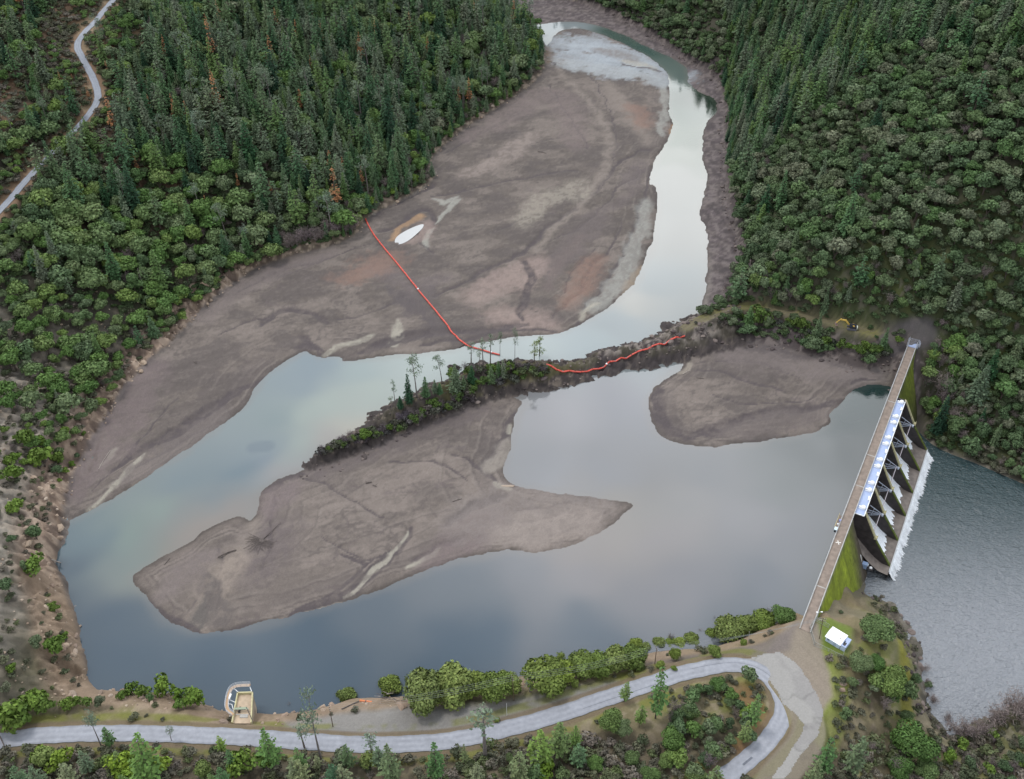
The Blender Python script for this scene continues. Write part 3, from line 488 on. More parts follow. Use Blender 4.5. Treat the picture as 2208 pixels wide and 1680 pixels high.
ctl = [(200,1420,DEEP),(400,1450,DEEP),(700,1440,DEEP),(1000,1430,DEEP),(1300,1380,(.055,.075,.095)),(1550,1340,(.08,.095,.11)),(150,1200,DEEP),(180,1300,DEEP),(260,1330,DEEP),(160,1160,(.08,.12,.14)),
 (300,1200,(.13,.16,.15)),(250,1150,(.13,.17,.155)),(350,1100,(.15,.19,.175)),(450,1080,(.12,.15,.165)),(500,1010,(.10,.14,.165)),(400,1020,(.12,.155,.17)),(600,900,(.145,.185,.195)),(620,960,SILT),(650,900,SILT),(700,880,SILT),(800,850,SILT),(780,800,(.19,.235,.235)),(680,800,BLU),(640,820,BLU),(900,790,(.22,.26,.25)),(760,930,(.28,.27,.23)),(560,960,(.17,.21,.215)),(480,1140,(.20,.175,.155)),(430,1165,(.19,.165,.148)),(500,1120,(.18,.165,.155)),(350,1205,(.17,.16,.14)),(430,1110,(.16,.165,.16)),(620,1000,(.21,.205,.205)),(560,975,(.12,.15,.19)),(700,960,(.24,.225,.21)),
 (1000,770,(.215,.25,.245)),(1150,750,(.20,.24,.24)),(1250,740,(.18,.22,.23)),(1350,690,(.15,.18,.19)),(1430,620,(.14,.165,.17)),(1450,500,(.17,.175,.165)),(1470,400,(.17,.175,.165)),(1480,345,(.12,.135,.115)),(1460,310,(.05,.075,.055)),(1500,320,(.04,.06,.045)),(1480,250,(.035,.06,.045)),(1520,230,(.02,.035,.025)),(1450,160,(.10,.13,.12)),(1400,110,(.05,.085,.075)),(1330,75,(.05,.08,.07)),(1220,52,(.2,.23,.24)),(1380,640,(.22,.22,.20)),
 (1200,900,LAV),(1300,870,(.15,.155,.17)),(1150,1000,(.16,.165,.175)),(1300,1000,(.15,.155,.165)),(1500,1020,(.13,.135,.14)),(1400,1150,(.17,.16,.16)),(1250,1230,(.145,.14,.145)),(1100,1260,(.12,.125,.135)),(1600,1150,(.15,.15,.155)),(1340,1100,(.175,.165,.15)),(1380,1090,(.17,.165,.155)),(1320,1135,(.175,.16,.148)),(1280,1165,(.17,.155,.145)),(1420,1085,(.15,.15,.15)),(1230,1195,(.165,.15,.142)),(1700,1050,(.11,.12,.12)),(1780,960,(.09,.10,.10)),(1870,870,TREE_REFL),(1830,900,(.015,.03,.03)),(1850,960,(.05,.06,.06)),(1700,1200,(.125,.13,.14)),(1450,1270,(.13,.13,.14)),(1650,1290,(.10,.11,.125)),(950,1290,(.09,.105,.12)),(800,1330,(.07,.09,.11)),(600,1380,DEEP)]
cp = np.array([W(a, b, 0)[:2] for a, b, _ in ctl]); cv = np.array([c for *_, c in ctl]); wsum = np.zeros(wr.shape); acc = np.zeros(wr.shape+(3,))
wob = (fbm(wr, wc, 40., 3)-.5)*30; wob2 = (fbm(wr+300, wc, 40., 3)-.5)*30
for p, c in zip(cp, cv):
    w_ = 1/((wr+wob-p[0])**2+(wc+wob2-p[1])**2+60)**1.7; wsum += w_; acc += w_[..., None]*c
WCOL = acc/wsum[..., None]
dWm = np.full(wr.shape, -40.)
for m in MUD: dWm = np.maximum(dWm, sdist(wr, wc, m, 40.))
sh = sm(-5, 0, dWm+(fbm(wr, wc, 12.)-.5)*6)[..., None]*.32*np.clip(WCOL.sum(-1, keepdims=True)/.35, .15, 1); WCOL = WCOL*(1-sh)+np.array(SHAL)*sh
pat = px([(550,965),(575,962)], 0.); kk = (1-sm(2.5, 5, dist_line(wr, wc, pat, 9.)))[..., None]*.5; WCOL = WCOL*(1-kk)+np.array((.10,.13,.16))*kk
zoneok = (sdist(wr, wc, basin_s, 30.) > -9) & (((wr-dam0[0])*nn[0]+(wc-dam0[1])*nn[1]) < .5)
ix = np.arange(wr.size).reshape(wr.shape); q = zoneok[:-1, :-1] & zoneok[1:, :-1] & zoneok[:-1, 1:] & zoneok[1:, 1:]
WF = np.stack([ix[:-1, :-1], ix[:-1, 1:], ix[1:, 1:], ix[1:, :-1]], -1)[q]; used = np.unique(WF); re = np.full(wr.size, -1); re[used] = np.arange(len(used))
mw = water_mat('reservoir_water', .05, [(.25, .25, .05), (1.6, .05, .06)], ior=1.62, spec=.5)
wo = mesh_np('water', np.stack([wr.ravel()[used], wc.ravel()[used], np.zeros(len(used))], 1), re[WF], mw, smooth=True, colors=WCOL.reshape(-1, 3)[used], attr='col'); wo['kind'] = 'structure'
# tailwater
tx, ty = np.meshgrid(np.linspace(100, 460, 300), np.linspace(170, 400, 240))
ok = (sdist(tx, ty, tail_s, 30.) > -12) & (((tx-dam0[0])*nn[0]+(ty-dam0[1])*nn[1]) > 6); ix = np.arange(tx.size).reshape(tx.shape); q = ok[:-1, :-1] & ok[1:, :-1] & ok[:-1, 1:] & ok[1:, 1:]
TF = np.stack([ix[:-1, :-1], ix[:-1, 1:], ix[1:, 1:], ix[1:, :-1]], -1)[q]; used = np.unique(TF); re = np.full(tx.size, -1); re[used] = np.arange(len(used))
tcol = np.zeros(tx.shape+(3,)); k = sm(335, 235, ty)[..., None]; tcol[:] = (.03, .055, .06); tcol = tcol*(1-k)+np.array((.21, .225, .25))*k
mtw = water_mat('tail_water', .16, [(.30, 1.1, 1.0), (.9, .6, 1.0), (.08, 1.5, .4)], ior=1.6)
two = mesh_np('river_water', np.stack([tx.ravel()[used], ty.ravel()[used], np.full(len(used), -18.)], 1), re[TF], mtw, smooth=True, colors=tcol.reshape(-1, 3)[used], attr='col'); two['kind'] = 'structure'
# puddle in the cove
pu = smooth_poly(px([(850,525),(853,512),(870,500),(895,488),(915,482),(912,492),(895,508),(880,520),(862,528)], 1.45), 2)
pb = MB(); pb.v = [(p[0], p[1], 1.5) for p in pu]; pb.f = [list(range(len(pu)))]
mpud = water_mat('puddle_water', .04, [(.5, .05, .03)], ior=1.9); 
po = pb.build('puddle_water', mpud); a = po.data.color_attributes.new('col', 'FLOAT_COLOR', 'POINT'); a.data.foreach_set('color', [.34, .35, .36, 1]*len(pu)); po['kind'] = 'structure'
# ------------------------------------------------------------------ roads
def ribbon(name, P, w, m, dz=.06, wfun=None, kind='structure'):
    T = np.gradient(P[:, :2], axis=0); T /= np.hypot(T[:, 0], T[:, 1])[:, None]; Nn = np.stack([-T[:, 1], T[:, 0]], 1); n = len(P); Vv = []; cols = 7; tin = []
    for i in range(n):
        ww = w if wfun is None else wfun(i/(n-1))
        wa, wb = (ww if isinstance(ww, tuple) else (ww, ww))
        for k in range(cols):
            t = k/(cols-1); tin.append((.80 if k in (0, cols-1) else (1.06, .97, 1.10)[abs(k-3)])*(.93+.16*float(_tab[(i//3) % 256, k*7])*1.0)); o = (-wa+(wa+wb)*t)+(math.sin(i*1.7)+math.sin(i*.61+2))*.10*(1 if k in (0, cols-1) else 0)
            Vv.append((P[i, 0]+Nn[i, 0]*o, P[i, 1]+Nn[i, 1]*o, P[i, 2]+dz))
    ii = np.arange(n*cols).reshape(n, cols); F = np.stack([ii[:-1, :-1], ii[:-1, 1:], ii[1:, 1:], ii[1:, :-1]], -1).reshape(-1, 4)
    o = mesh_np(name, np.array(Vv), F, m, colors=np.array(tin)[:, None]*np.array(m['base'])[None, :], smooth=True); o['kind'] = kind; return o
def resample(P, step):
    d = np.r_[0, np.cumsum(np.hypot(*np.diff(P[:, :2], axis=0).T))]; s = np.arange(0, d[-1], step); return np.stack([np.interp(s, d, P[:, i]) for i in range(3)], 1)
masph = mat('road_asphalt', attr='tint', rough=.85, noise=(.8, .10), bump=(3, .2, .04)); masph['base'] = (.27, .282, .318); masph2 = mat('upper_asphalt', attr='tint', rough=.85, noise=(1.2, .10)); masph2['base'] = (.25, .27, .31); mconc = mat('worn_concrete', attr='tint', rough=.85, noise=(1.5, .08)); mconc['base'] = (.30, .285, .265)
rA = resample(roadA, 1.5); ribbon('road', rA, 3.0, masph, .10)
APR = px([(1472+a/3., 1120+b/3.) for a, b in ((380,905),(500,880),(620,862),(690,905),(745,950),(800,1030),(855,1120),(890,1200),(903,1250),(892,1330),(868,1410),(830,1450),(760,1540),(700,1620),(650,1700),(560,1700),(640,1600),(700,1500),(765,1400),(778,1330),(712,1255),(640,1195),(600,1100),(530,1010),(440,950),(340,925))], 9.95)
dA = sdist(X, Y, APR, 10.)+(n2-.5)*.8; fc = dA[:-1, :-1] > 0; sub = F_all = np.stack([idx[:-1, :-1], idx[:-1, 1:], idx[1:, 1:], idx[1:, :-1]], -1)[fc]; used = np.unique(sub); re = np.full(X.size, -1); re[used] = np.arange(len(used))
wear = sm(.50, .56, fbm(X+Y*.5, Y*.8, 9., 5)).ravel()[used][:, None]; crk = (1-sm(.0, .03, np.abs(fbm(X, Y, 12., 3)-.5))).ravel()[used][:, None]*.4; dg = sm(6, 0, np.abs(dA)).ravel()[used][:, None]
ac = (np.array((.275, .268, .258))*(1-wear*.3)+np.array((.17, .16, .165))*wear*.3)*(1-crk*.6)
o = mesh_np('concrete_road', np.stack([X.ravel()[used], Y.ravel()[used], Z.ravel()[used]+.05], 1), re[sub], mconc, smooth=True, colors=ac, attr='tint'); o['kind'] = 'structure'
rU = resample(roadU, 2.0); ribbon('upper_road', rU, 2.1, masph2, .12)
# dark wheel scuffs on the asphalt: thin patches of sealant
msea = mat('tar_seal', (.13, .14, .17), .8, noise=(.8, .3))
tb_ = MB()
def lane(P, off, i0, i1, w):
    T = np.gradient(P[:, :2], axis=0); T /= np.hypot(T[:, 0], T[:, 1])[:, None]
    for i in range(i0, min(i1, len(P)-1)):
        a = P[i, :2]+np.array([-T[i, 1], T[i, 0]])*off; b = P[i+1, :2]+np.array([-T[i+1, 1], T[i+1, 0]])*off; k = len(tb_.v); na = np.array([-T[i, 1], T[i, 0]])*w; nb = np.array([-T[i+1, 1], T[i+1, 0]])*w
        tb_.v += [(*(a-na), P[i, 2]+.125), (*(a+na), P[i, 2]+.125), (*(b+nb), P[i+1, 2]+.125), (*(b-nb), P[i+1, 2]+.125)]; tb_.f.append([k, k+3, k+2, k+1])
nA = len(rA); lane(rA, -.9, int(nA*.62), int(nA*.70), .07); lane(rA, .8, int(nA*.74), int(nA*.86), .06); lane(rA, .3, int(nA*.93), int(nA*.945), .35)
so = tb_.build('road_sealant', msea); so['kind'] = 'structure'
# ------------------------------------------------------------------ the dam
def Dm(s, w, z): p = dam0[:2]+e_*s+nn*w; return (float(p[0]), float(p[1]), float(z))
DROT = Matrix.Rotation(math.atan2(e_[1], e_[0]), 4, 'Z')       # local x along the dam
mcon = mat('pale_concrete', (.40, .39, .37), .85, noise=(.6, .2)); mdeck = mat('deck_boards', (.225, .18, .15), .8, noise=(.5, .22)); mplat = mat('blue_white_steel', (.33, .41, .62), .5, noise=(.4, .06))
mwhite = mat('white_paint', (.80, .82, .84), .45); mrail = mat('galvanised_rail', (.45, .48, .53), .5, .3); mpier = mat('dark_shaded_concrete', (.034, .028, .029), .7, noise=(.5, .45)); mcap = mat('lichen_concrete', (.40, .37, .22), .85, noise=(.8, .2)); mmossy = mat('moss_strip', (.085, .11, .018), .9, noise=(.6, .35)); marm = mat('pale_steel', (.50, .55, .66), .5, .1); mtube = mat('pink_steel', (.62, .56, .60), .5); mgate = mat('rusty_gate_steel', (.075, .055, .055), .6, noise=(.4, .4)); mapr = mat('apron_concrete', (.17, .145, .13), .7, noise=(.5, .25)); mlip = mat('lip_concrete', (.42, .44, .46), .6, noise=(.4, .1)); mdark = mat('dark_steel', (.03, .03, .035), .5)  # pier concrete is dark brown, darkened further to paint in the pier shadows
mface = mat('mossy_face', attr='tint', rough=.9, noise=(.5, .25), bump=(1.5, .5, .3))
dam = empty('dam', Dm(60, 0, -20), 'long concrete dam with a plank-brown road deck, five spillway gates and moss covered faces', 'dam')
def DP(*a): return Vector(Dm(*a))-Vector(dam.location)
PS = [63.6+16.05*k for k in range(6)]
def section(name, s0, s1, prof, m, colf=None, ns=60):
    Vv = []; Cc = []; npf = len(prof); dens = []
    for (w0, z0), (w1, z1) in zip(prof[:-1], prof[1:]):
        n = max(1, int(math.hypot(w1-w0, z1-z0)/1.0)); dens += [(w0+(w1-w0)*i/n, z0+(z1-z0)*i/n) for i in range(n)]
    dens.append(prof[-1]); k = len(dens)
    for i in range(ns+1):
        s_ = s0+(s1-s0)*i/ns
        for w_, z_ in dens: Vv.append(tuple(DP(s_, w_, z_))); Cc.append(colf(s_, w_, z_) if colf else (.3, .3, .3))
    ii = np.arange((ns+1)*k).reshape(ns+1, k); F = np.stack([ii[:-1, :-1], ii[:-1, 1:], ii[1:, 1:], ii[1:, :-1]], -1).reshape(-1, 4)
    return mesh_np(name, np.array(Vv), F, m, dam, colors=np.array(Cc))
def moss_col(s, w, z):
    n = float(fbm(np.array(s*1.0), np.array(z*.25+w*.1), 3.5, 3)); n2_ = float(fbm(np.array(s*2.), np.array(z*.3), 1.5, 2))
    g_ = np.array((.18, .225, .014))*(.55+.9*n); br_ = np.array((.075, .06, .045))*(.6+.8*n)
    k = float(sm(42, 56, s+(n-.5)*8-(z+8)*.2)) if s < 100 else float(sm(4, 16, w+(n-.5)*4))*.75
    if s > 100: g_ = g_*.62
    c = g_*(1-k)+br_*k
    if z > 7.6: c = c*.5+np.array((.3, .28, .22))*.5*n
    return c*(.75+.5*n2_)
PM = [(-1.9, -20), (-1.9, 9.3), (2.0, 9.3), (2.4, 8.2), (3.4, 5.2), (8.0, -5.0), (15.0, -21.0)]
section('dam_face', -6, 58, PM, mface, moss_col, 90); section('dam_face', 145.2, 196, PM, mface, moss_col, 60)
for s_ in (58, 145.2):
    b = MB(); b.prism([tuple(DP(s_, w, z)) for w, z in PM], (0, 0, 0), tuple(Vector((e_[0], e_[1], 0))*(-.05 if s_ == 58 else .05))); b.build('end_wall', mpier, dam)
PC = [(-1.9, -20), (-1.9, -5.2), (1.5, -4.0), (5, -4.4), (9, -8.0), (13, -11.6), (17, -14.1), (19.2, -14.5), (21.2, -14.6), (21.2, -21)]
section('spillway_chute', 58, 145.2, PC, mapr, None, 4).data.materials[0] = mapr
b = MB(); b.box(DP(102, 21.35, -14.75), (84, .5, .5), DROT); b.build('spillway_lip', mlip, dam)
# deck, kerbs, railings
b = MB(); b.box(DP(94, 0, 9.65), (200, 3.4, .5), DROT); b.build('bridge_deck', mdeck, dam)
for w_ in (-1.88, 1.88):
    b = MB(); b.box(DP(94, w_, 9.75), (200, .34, 1.0), DROT); b.build('parapet', mcon, dam)
for w_ in (-2.02, 2.02):
    b = MB()
    for i in range(0, 80):
        s_ = -4+i*2.5
        b.tube(DP(s_, w_, 9.9), DP(s_, w_, 11.2), .05, n=4)
    for z_ in (10.7, 11.2): b.tube(DP(-5, w_, z_), DP(193, w_, z_), .045, n=4)
    b.build('railing', mrail, dam)
for s_ in (16.5, 139, 98, 77):
    b = MB(); b.box(DP(s_, 0.1, 9.915), (.45, 3.4, .02), DROT); b.build('deck_joint', mcon, dam)
# hoist platform with white covers
b = MB(); b.box(DP(101.5, 3.9, 9.35), (80.6, 3.7, .45), DROT); b.build('hoist_platform', mplat, dam)
b = MB(); b.box(DP(101.5, 5.72, 9.62), (80.8, .32, .5), DROT); b.box(DP(61.0, 3.9, 9.5), (.25, 3.7, .35), DROT)
for i in range(33): b.tube(DP(61.5+i*2.5, 5.72, 9.6), DP(61.5+i*2.5, 5.72, 10.8), .04, n=4)
b.tube(DP(61, 5.72, 10.8), DP(142, 5.72, 10.8), .05, n=4); b.build('platform_edge', mwhite, dam)
for k in range(5):
    for ds in (1.6, 13.0):
        s_ = PS[k]+ds; b = MB(); b.tube(DP(s_, 4.35, 9.58), DP(s_, 4.35, 10.2), 1.05, n=14); b.dome(DP(s_, 4.35, 10.2), 1.05, .75, 14, 4); b.box(DP(s_+.2, 3.1, 9.8), (.7, 1.1, .5), DROT); b.box(DP(s_-.7, 3.3, 9.75), (.35, 1.3, .35), DROT); b.build('hoist_cover', mwhite, dam)
    s_ = PS[k]+7.6; b = MB(); b.box(DP(s_, 5.2, 9.95), (1.6, .8, .7), DROT); b.box(DP(s_+1.5, 5.0, 9.8), (.7, .6, .45), DROT); b.each('control_box', mwhite, dam)
# piers
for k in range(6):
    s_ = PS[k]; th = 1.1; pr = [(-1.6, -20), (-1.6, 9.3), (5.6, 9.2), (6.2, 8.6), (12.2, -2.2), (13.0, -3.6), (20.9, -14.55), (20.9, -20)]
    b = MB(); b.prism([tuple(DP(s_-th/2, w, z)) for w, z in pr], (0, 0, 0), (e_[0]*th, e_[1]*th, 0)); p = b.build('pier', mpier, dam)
    b = MB(); pc = [(5.3, 9.62), (6.3, 8.85), (12.5, -2.1), (12.1, -2.4), (6.0, 8.5), (5.3, 9.2)]; b.prism([tuple(DP(s_-.62, w, z)) for w, z in pc], (0, 0, 0), (e_[0]*1.24, e_[1]*1.24, 0)); b.box(DP(s_+.1, 12.4, -2.2), (1.7, 1.3, .9), DROT)
    for t in (0, .5, 1): b.tube(DP(s_-.5+t, 12.9, -1.8), DP(s_-.5+t, 12.9, -.6), .05, n=4)
    b.tube(DP(s_-.5, 12.9, -.6), DP(s_+.5, 12.9, -.6), .05, n=4); b.build('pier_cap', mcap, p)
    b = MB(); pm_ = [(13.0, -3.5), (21.0, -14.4), (20.7, -14.65), (12.7, -3.75)]; b.prism([tuple(DP(s_-.6, w, z)) for w, z in pm_], (0, 0, 0), (e_[0]*1.2, e_[1]*1.2, 0)); b.build('moss_edge', mmossy, p)
    if k in (1, 2, 3, 4, 5):   # rust and lime stain down the near side
        b = MB(); st = [DP(s_-.57, 11.2-t*1.2+math.sin(t*9)*.15, -3.-t*7.5) for t in np.linspace(0, 1, 8)]
        b.path(st, .12, 4); b.build('lime_stain', mapr, p)
# gates: curved plate, arm fans, trunnion beam
for k in range(5):
    sA, sB = PS[k]+.6, PS[k+1]-.6; Vv = []; 
    b = MB(); n0 = 12
    for j in range(n0+1):
        th = R(-24+70*j/n0); w_ = 12.0-8.2*math.cos(th); z_ = -2.7+8.2*math.sin(th)
        for s_, q_ in ((sA, 0), (sB, 0)): b.v.append(tuple(DP(s_, w_, z_)))
    for j in range(n0): b.f.append([2*j, 2*j+1, 2*j+3, 2*j+2])
    gt = b.build('spillway_gate', mgate, dam)
    for sg, sx in ((sA+.7, 1), (sB-.7, -1)):
        b = MB(); piv = DP(sg-.3*sx, 12.0, -2.6)
        for th in (-18, -4, 12, 36): b.tube(DP(sg+sx*1.4, 12-8.1*math.cos(R(th)), -2.7+8.1*math.sin(R(th))), piv, .20, .17, 4)
        b.tube(DP(sg+sx*.8, 12-4.6*math.cos(R(-18)), -2.7+4.6*math.sin(R(-18))), DP(sg+sx*.8, 12-4.6*math.cos(R(36)), -2.7+4.6*math.sin(R(36))), .12, n=4); b.tube(DP(sg+sx*.8, 12-4.6*math.cos(R(12)), -2.7+4.6*math.sin(R(12))), DP(sg+sx*1., 12-6.6*math.cos(R(-4)), -2.7+6.6*math.sin(R(-4))), .1, n=4)
        b.box(piv, (1.6, .8, .8), DROT); b.build('gate_arm', marm, gt)
    b = MB(); b.tube(DP(sA+.4, 11.0, -2.2), DP(sB-.8, 11.0, -2.2), .17, n=6); b.build('torque_tube', mtube, gt)
# white water on the chutes and over the lip
mfoam = mat('white_water', (.88, .92, .97), .6, noise=(2.2, .12), bump=(1.5, .8, .3))
FG = 'white water running down the spillway bays'
ords = ['nearest', 'second nearest', 'middle', 'second farthest', 'farthest']
for k in range(5):
    Vv = []; Fq = []; n0 = 22; sA, sB = PS[k]+.62, PS[k+1]-.62; r2 = random.Random(k)
    for i in range(n0+1):
        t = i/n0; s_ = sA+(sB-sA)*(t**1.0); we = (18.6-3.2*t+r2.uniform(-.9, .9)) if k < 4 else (16.6-3*t+r2.uniform(-.7, .7))
        for w_ in (6.5, 9, 11, 13, 15, 17, 19):
            ww = min(w_, max(we, 8)); z_ = np.interp(ww, [5, 9, 13, 17, 19.2, 21.2], [-4.4, -8.0, -11.6, -14.1, -14.5, -14.6])+.16
            Vv.append(Dm(s_, ww, z_))
    ii = np.arange((n0+1)*7).reshape(n0+1, 7); F = np.stack([ii[:-1, :-1], ii[:-1, 1:], ii[1:, 1:], ii[1:, :-1]], -1).reshape(-1, 4)
    o = mesh_np('spillway_water', np.array(Vv), F, mfoam); setattrs(o, None, 'sheet of white water on the chute of the %s spillway bay' % ords[k], 'white water', FG, 'stuff')
Vv = []; F = []; r2 = random.Random(5); n0 = 900
for i in range(n0+1):
    s_ = 59.5+(143.5-59.5)*i/n0; gap = any(abs(s_-q) < .25 for q in (76, 93, 110.5, 127)); L_ = 1.8+.9*float(vnoise(np.array(i*.05), np.array(2.)))+1.7*r2.random()**3
    if gap: L_ = .5
    for t in (0, .25, .6, 1): Vv.append(Dm(s_, 21.45+L_*t, -14.65-(3.28*min(1, t*1.25)**1.3)+(.25*math.sin(i*.9) if 0 < t < 1 else 0)))
ii = np.arange((n0+1)*4).reshape(n0+1, 4); F = np.stack([ii[:-1, :-1], ii[:-1, 1:], ii[1:, 1:], ii[1:, :-1]], -1).reshape(-1, 4)
o = mesh_np('waterfall', np.array(Vv), F, mfoam); setattrs(o, None, 'ragged white curtain of water falling off the spillway lip into the tailwater', 'waterfall', None, 'stuff')
# gate frame at the far end of the deck
fr = empty('access_gate', Dm(189, 0, 10), 'blue grey steel frame and fence closing the far end of the dam deck', 'gate')
def RL(o): L0 = Vector(o.location); return lambda s, w, z: Vector(Dm(s, w, z))-L0
f_ = RL(fr); b = MB()
for s_, w_ in ((186, -2.3), (190, -2.4), (190, 2.6), (186, 2.6), (188, 3.4)): b.tube(f_(s_, w_, 9.8), f_(s_, w_, 12.4), .09, n=5)
b.each('post', marm, fr); b = MB()
for a_, c_ in (((186, -2.3), (190, -2.4)), ((190, -2.4), (190, 2.6)), ((190, 2.6), (188, 3.4)), ((188, 3.4), (186, 2.6)), ((186, -2.3), (186, 2.6))):
    for z_ in (10.4, 11.1, 11.8, 12.4): b.tube(f_(*a_, z_), f_(*c_, z_), .05, n=4)
b.build('rail', marm, fr); b = MB(); b.box(f_(188, .1, 10.0), (4, 4.4, .08), DROT); b.build('threshold_plate', mplat, fr)
# things on the deck
mylw = mat('yellow_paint', (.55, .45, .18), .6); mblue = mat('blue_plastic', (.22, .25, .55), .4); morange = mat('orange_red_vinyl', (.62, .085, .06), .45, noise=(.5, .12))
k_ = empty('work_platform', Dm(52.5, -2.8, 10), 'yellow railed work basket hanging on the lake side of the deck', 'work platform'); f_ = RL(k_)
b = MB(); b.box(f_(52.5, -2.7, 9.7), (8.5, 1.1, .12), DROT); b.build('floor', mdeck, k_); b = MB()
for i in range(7): b.tube(f_(48.4+i*1.38, -3.25, 9.7), f_(48.4+i*1.38, -3.25, 10.9), .05, n=4)
b.tube(f_(48.4, -3.25, 10.9), f_(56.7, -3.25, 10.9), .06, n=4); b.tube(f_(48.4, -3.25, 10.3), f_(56.7, -3.25, 10.3), .05, n=4); b.build('railing', mylw, k_)
def deck_box(name, s, w, size, m, label, cat, z=9.9, m2=None):
    e = empty(name, Dm(s, w, z), label, cat); b = MB(); b.box((0, 0, size[2]/2), size, DROT); b.build('body', m, e); b = MB(); b.box((0, 0, size[2]+.05), (size[0]*1.06, size[1]*1.06, .1), DROT); b.build('lid', m2 or m, e); return e
e = deck_box('equipment_cabinet', 47.2, -2.5, (1.7, 1.1, 1.5), mat('pale_blue_cabinet', (.55, .66, .74), .5), 'pale blue equipment cabinet beside the deck at the end of the yellow basket', 'cabinet', 9.75)
b = MB(); b.box((-e_[0]*.88, -e_[1]*.88, .75), (.06, .9, 1.2), DROT); b.build('vent', mdark, e)
e = empty('barrel', Dm(53.2, -2.2, 9.76), 'small blue barrel standing in the yellow work basket', 'barrel'); b = MB(); b.tube((0, 0, 0), (0, 0, .95), .38, n=12); b.build('body', mblue, e); b = MB(); b.tube((0, 0, .95), (0, 0, 1.0), .40, n=12); b.build('rim', mblue, e)
e = empty('tool_bag', Dm(51.4, -2.5, 9.78), 'small cream sack lying in the yellow work basket', 'sack'); b = MB(); b.dome((0, 0, 0), .45, .5, 9, 4); b.build('sack', mwhite, e)
mmk = mat('white_marking', (.78, .76, .72), .7); b = MB()
for a_ in (25, 115): b.box((*Dm(41.6, .1, 0)[:2], 9.912), (2.1, .34, .02), DROT @ Matrix.Rotation(R(a_), 4, 'Z'))
o = b.build('survey_mark', mmk); setattrs(o, None, 'white cross marked on the brown deck of the dam for aerial survey', 'survey mark')
# pump gear at the foot of the near face
e = empty('valve_house', Dm(57, 12.0, -14.8), 'small blue metal housing with white gear at the foot of the mossy dam face', 'valve house'); f_ = RL(e)
b = MB(); b.box(f_(56.6, 11.6, -12.2), (1.8, 2.2, 2.4), DROT); b.build('housing', mat('dull_blue_steel', (.26, .36, .55), .5), e)
b = MB(); b.box(f_(57.6, 12.8, -13.6), (2.6, 4.6, .25), DROT); b.build('platform', mpier, e)
b = MB(); b.dome(f_(57.5, 14.2, -13.4), .7, .6, 8, 3); b.box(f_(58.0, 12.9, -12.9), (.5, .5, 1.4), DROT); b.tube(f_(56, 10.4, -11), f_(56.2, 9, -7), .18, n=6); b.each('valve', mwhite, e)
# ------------------------------------------------------------------ shed, fence, poles, wires
mroof = mat('white_metal_roof', (.86, .87, .88), .4, noise=(.3, .03)); mwall = mat('shade_tinted_wall', (.52, .62, .80), .6, noise=(.4, .05)); mpole = mat('pole_wood', (.10, .065, .045), .85, noise=(2, .3)); mfence = mat('fence_wire', (.34, .36, .35), .6)  # shed is white; the bluish shade on its walls is put into their colour
a_ = W(1780, 1372, 12.)[:2]; b_ = W(1822, 1397.5, 12.)[:2]; c_ = W(1788.5, 1344.5, 12.6)[:2]; ex = b_-a_; LX = float(np.hypot(*ex)); ex /= LX; ey = np.array([-ex[1], ex[0]]); LY = float((c_-a_)@ey)
sh = empty('utility_shed', (a_[0], a_[1], 9.5), 'white metal roofed utility shed inside the fenced yard beside the dam head', 'shed', rz=math.atan2(ex[1], ex[0]))
b = MB(); x1 = LX-1.6
b.box((x1/2, LY/2, 1.2), (x1-.5, LY-.5, 2.5)); b.build('wall', mwall, sh)
b = MB(); b.prism([(-.15, -.2, 2.5), (-.15, LY/2, 3.05), (-.15, LY+.2, 2.5), (-.15, LY+.2, 2.4), (-.15, -.2, 2.4)], (0, 0, 0), (x1+.1, 0, 0)); b.build('roof', mroof, sh)
b = MB(); b.box((x1+.75, LY/2-.2, 1.15), (1.6, LY-1.0, 2.3)); lw = b.build('wall', mwall, sh)
b = MB(); b.box((x1+.8, LY/2-.2, 2.38), (1.75, LY-.8, .14)); b.build('roof', mplat, sh)
b = MB(); b.box((x1+.75, LY/2-1.2, 2.47), (.9, 1.5, .08)); b.box((x1+.35, LY/2-.6, 2.47), (.3, 1.8, .08)); b.each('vent_opening', mdark, sh)
b = MB(); b.box((x1*.62, .22, 1.05), (1.0, .06, 2.0)); dr = b.build('door', mat('grey_blue_door', (.40, .50, .68), .5), sh); b = MB(); b.box((x1*.62+.38, .17, 1.05), (.08, .08, .16)); b.build('handle', mdark, dr)
for x_ in (1.2, 3.6):
    b = MB(); b.box((x_, .22, 1.5), (.9, .05, .8)); b.build('window', mat('window_glass', (.15, .2, .28), .1), sh)
b = MB(); b.tube((1.0, LY*.75, 2.75), (1.0, LY*.75, 3.3), .14, n=8); b.tube((x1*.75, LY*.4, 2.9), (x1*.75, LY*.4, 3.3), .16, n=8); b.each('roof_vent', mcon, sh)
FPT = [(1755,1341),(1745,1356),(1756,1392),(1815,1421),(1822,1402)]; fp = [G(u, v) for u, v in FPT]; fe = empty('chain_link_fence', fp[0], 'grey chain link fence around the shed yard beside the dam head', 'fence')
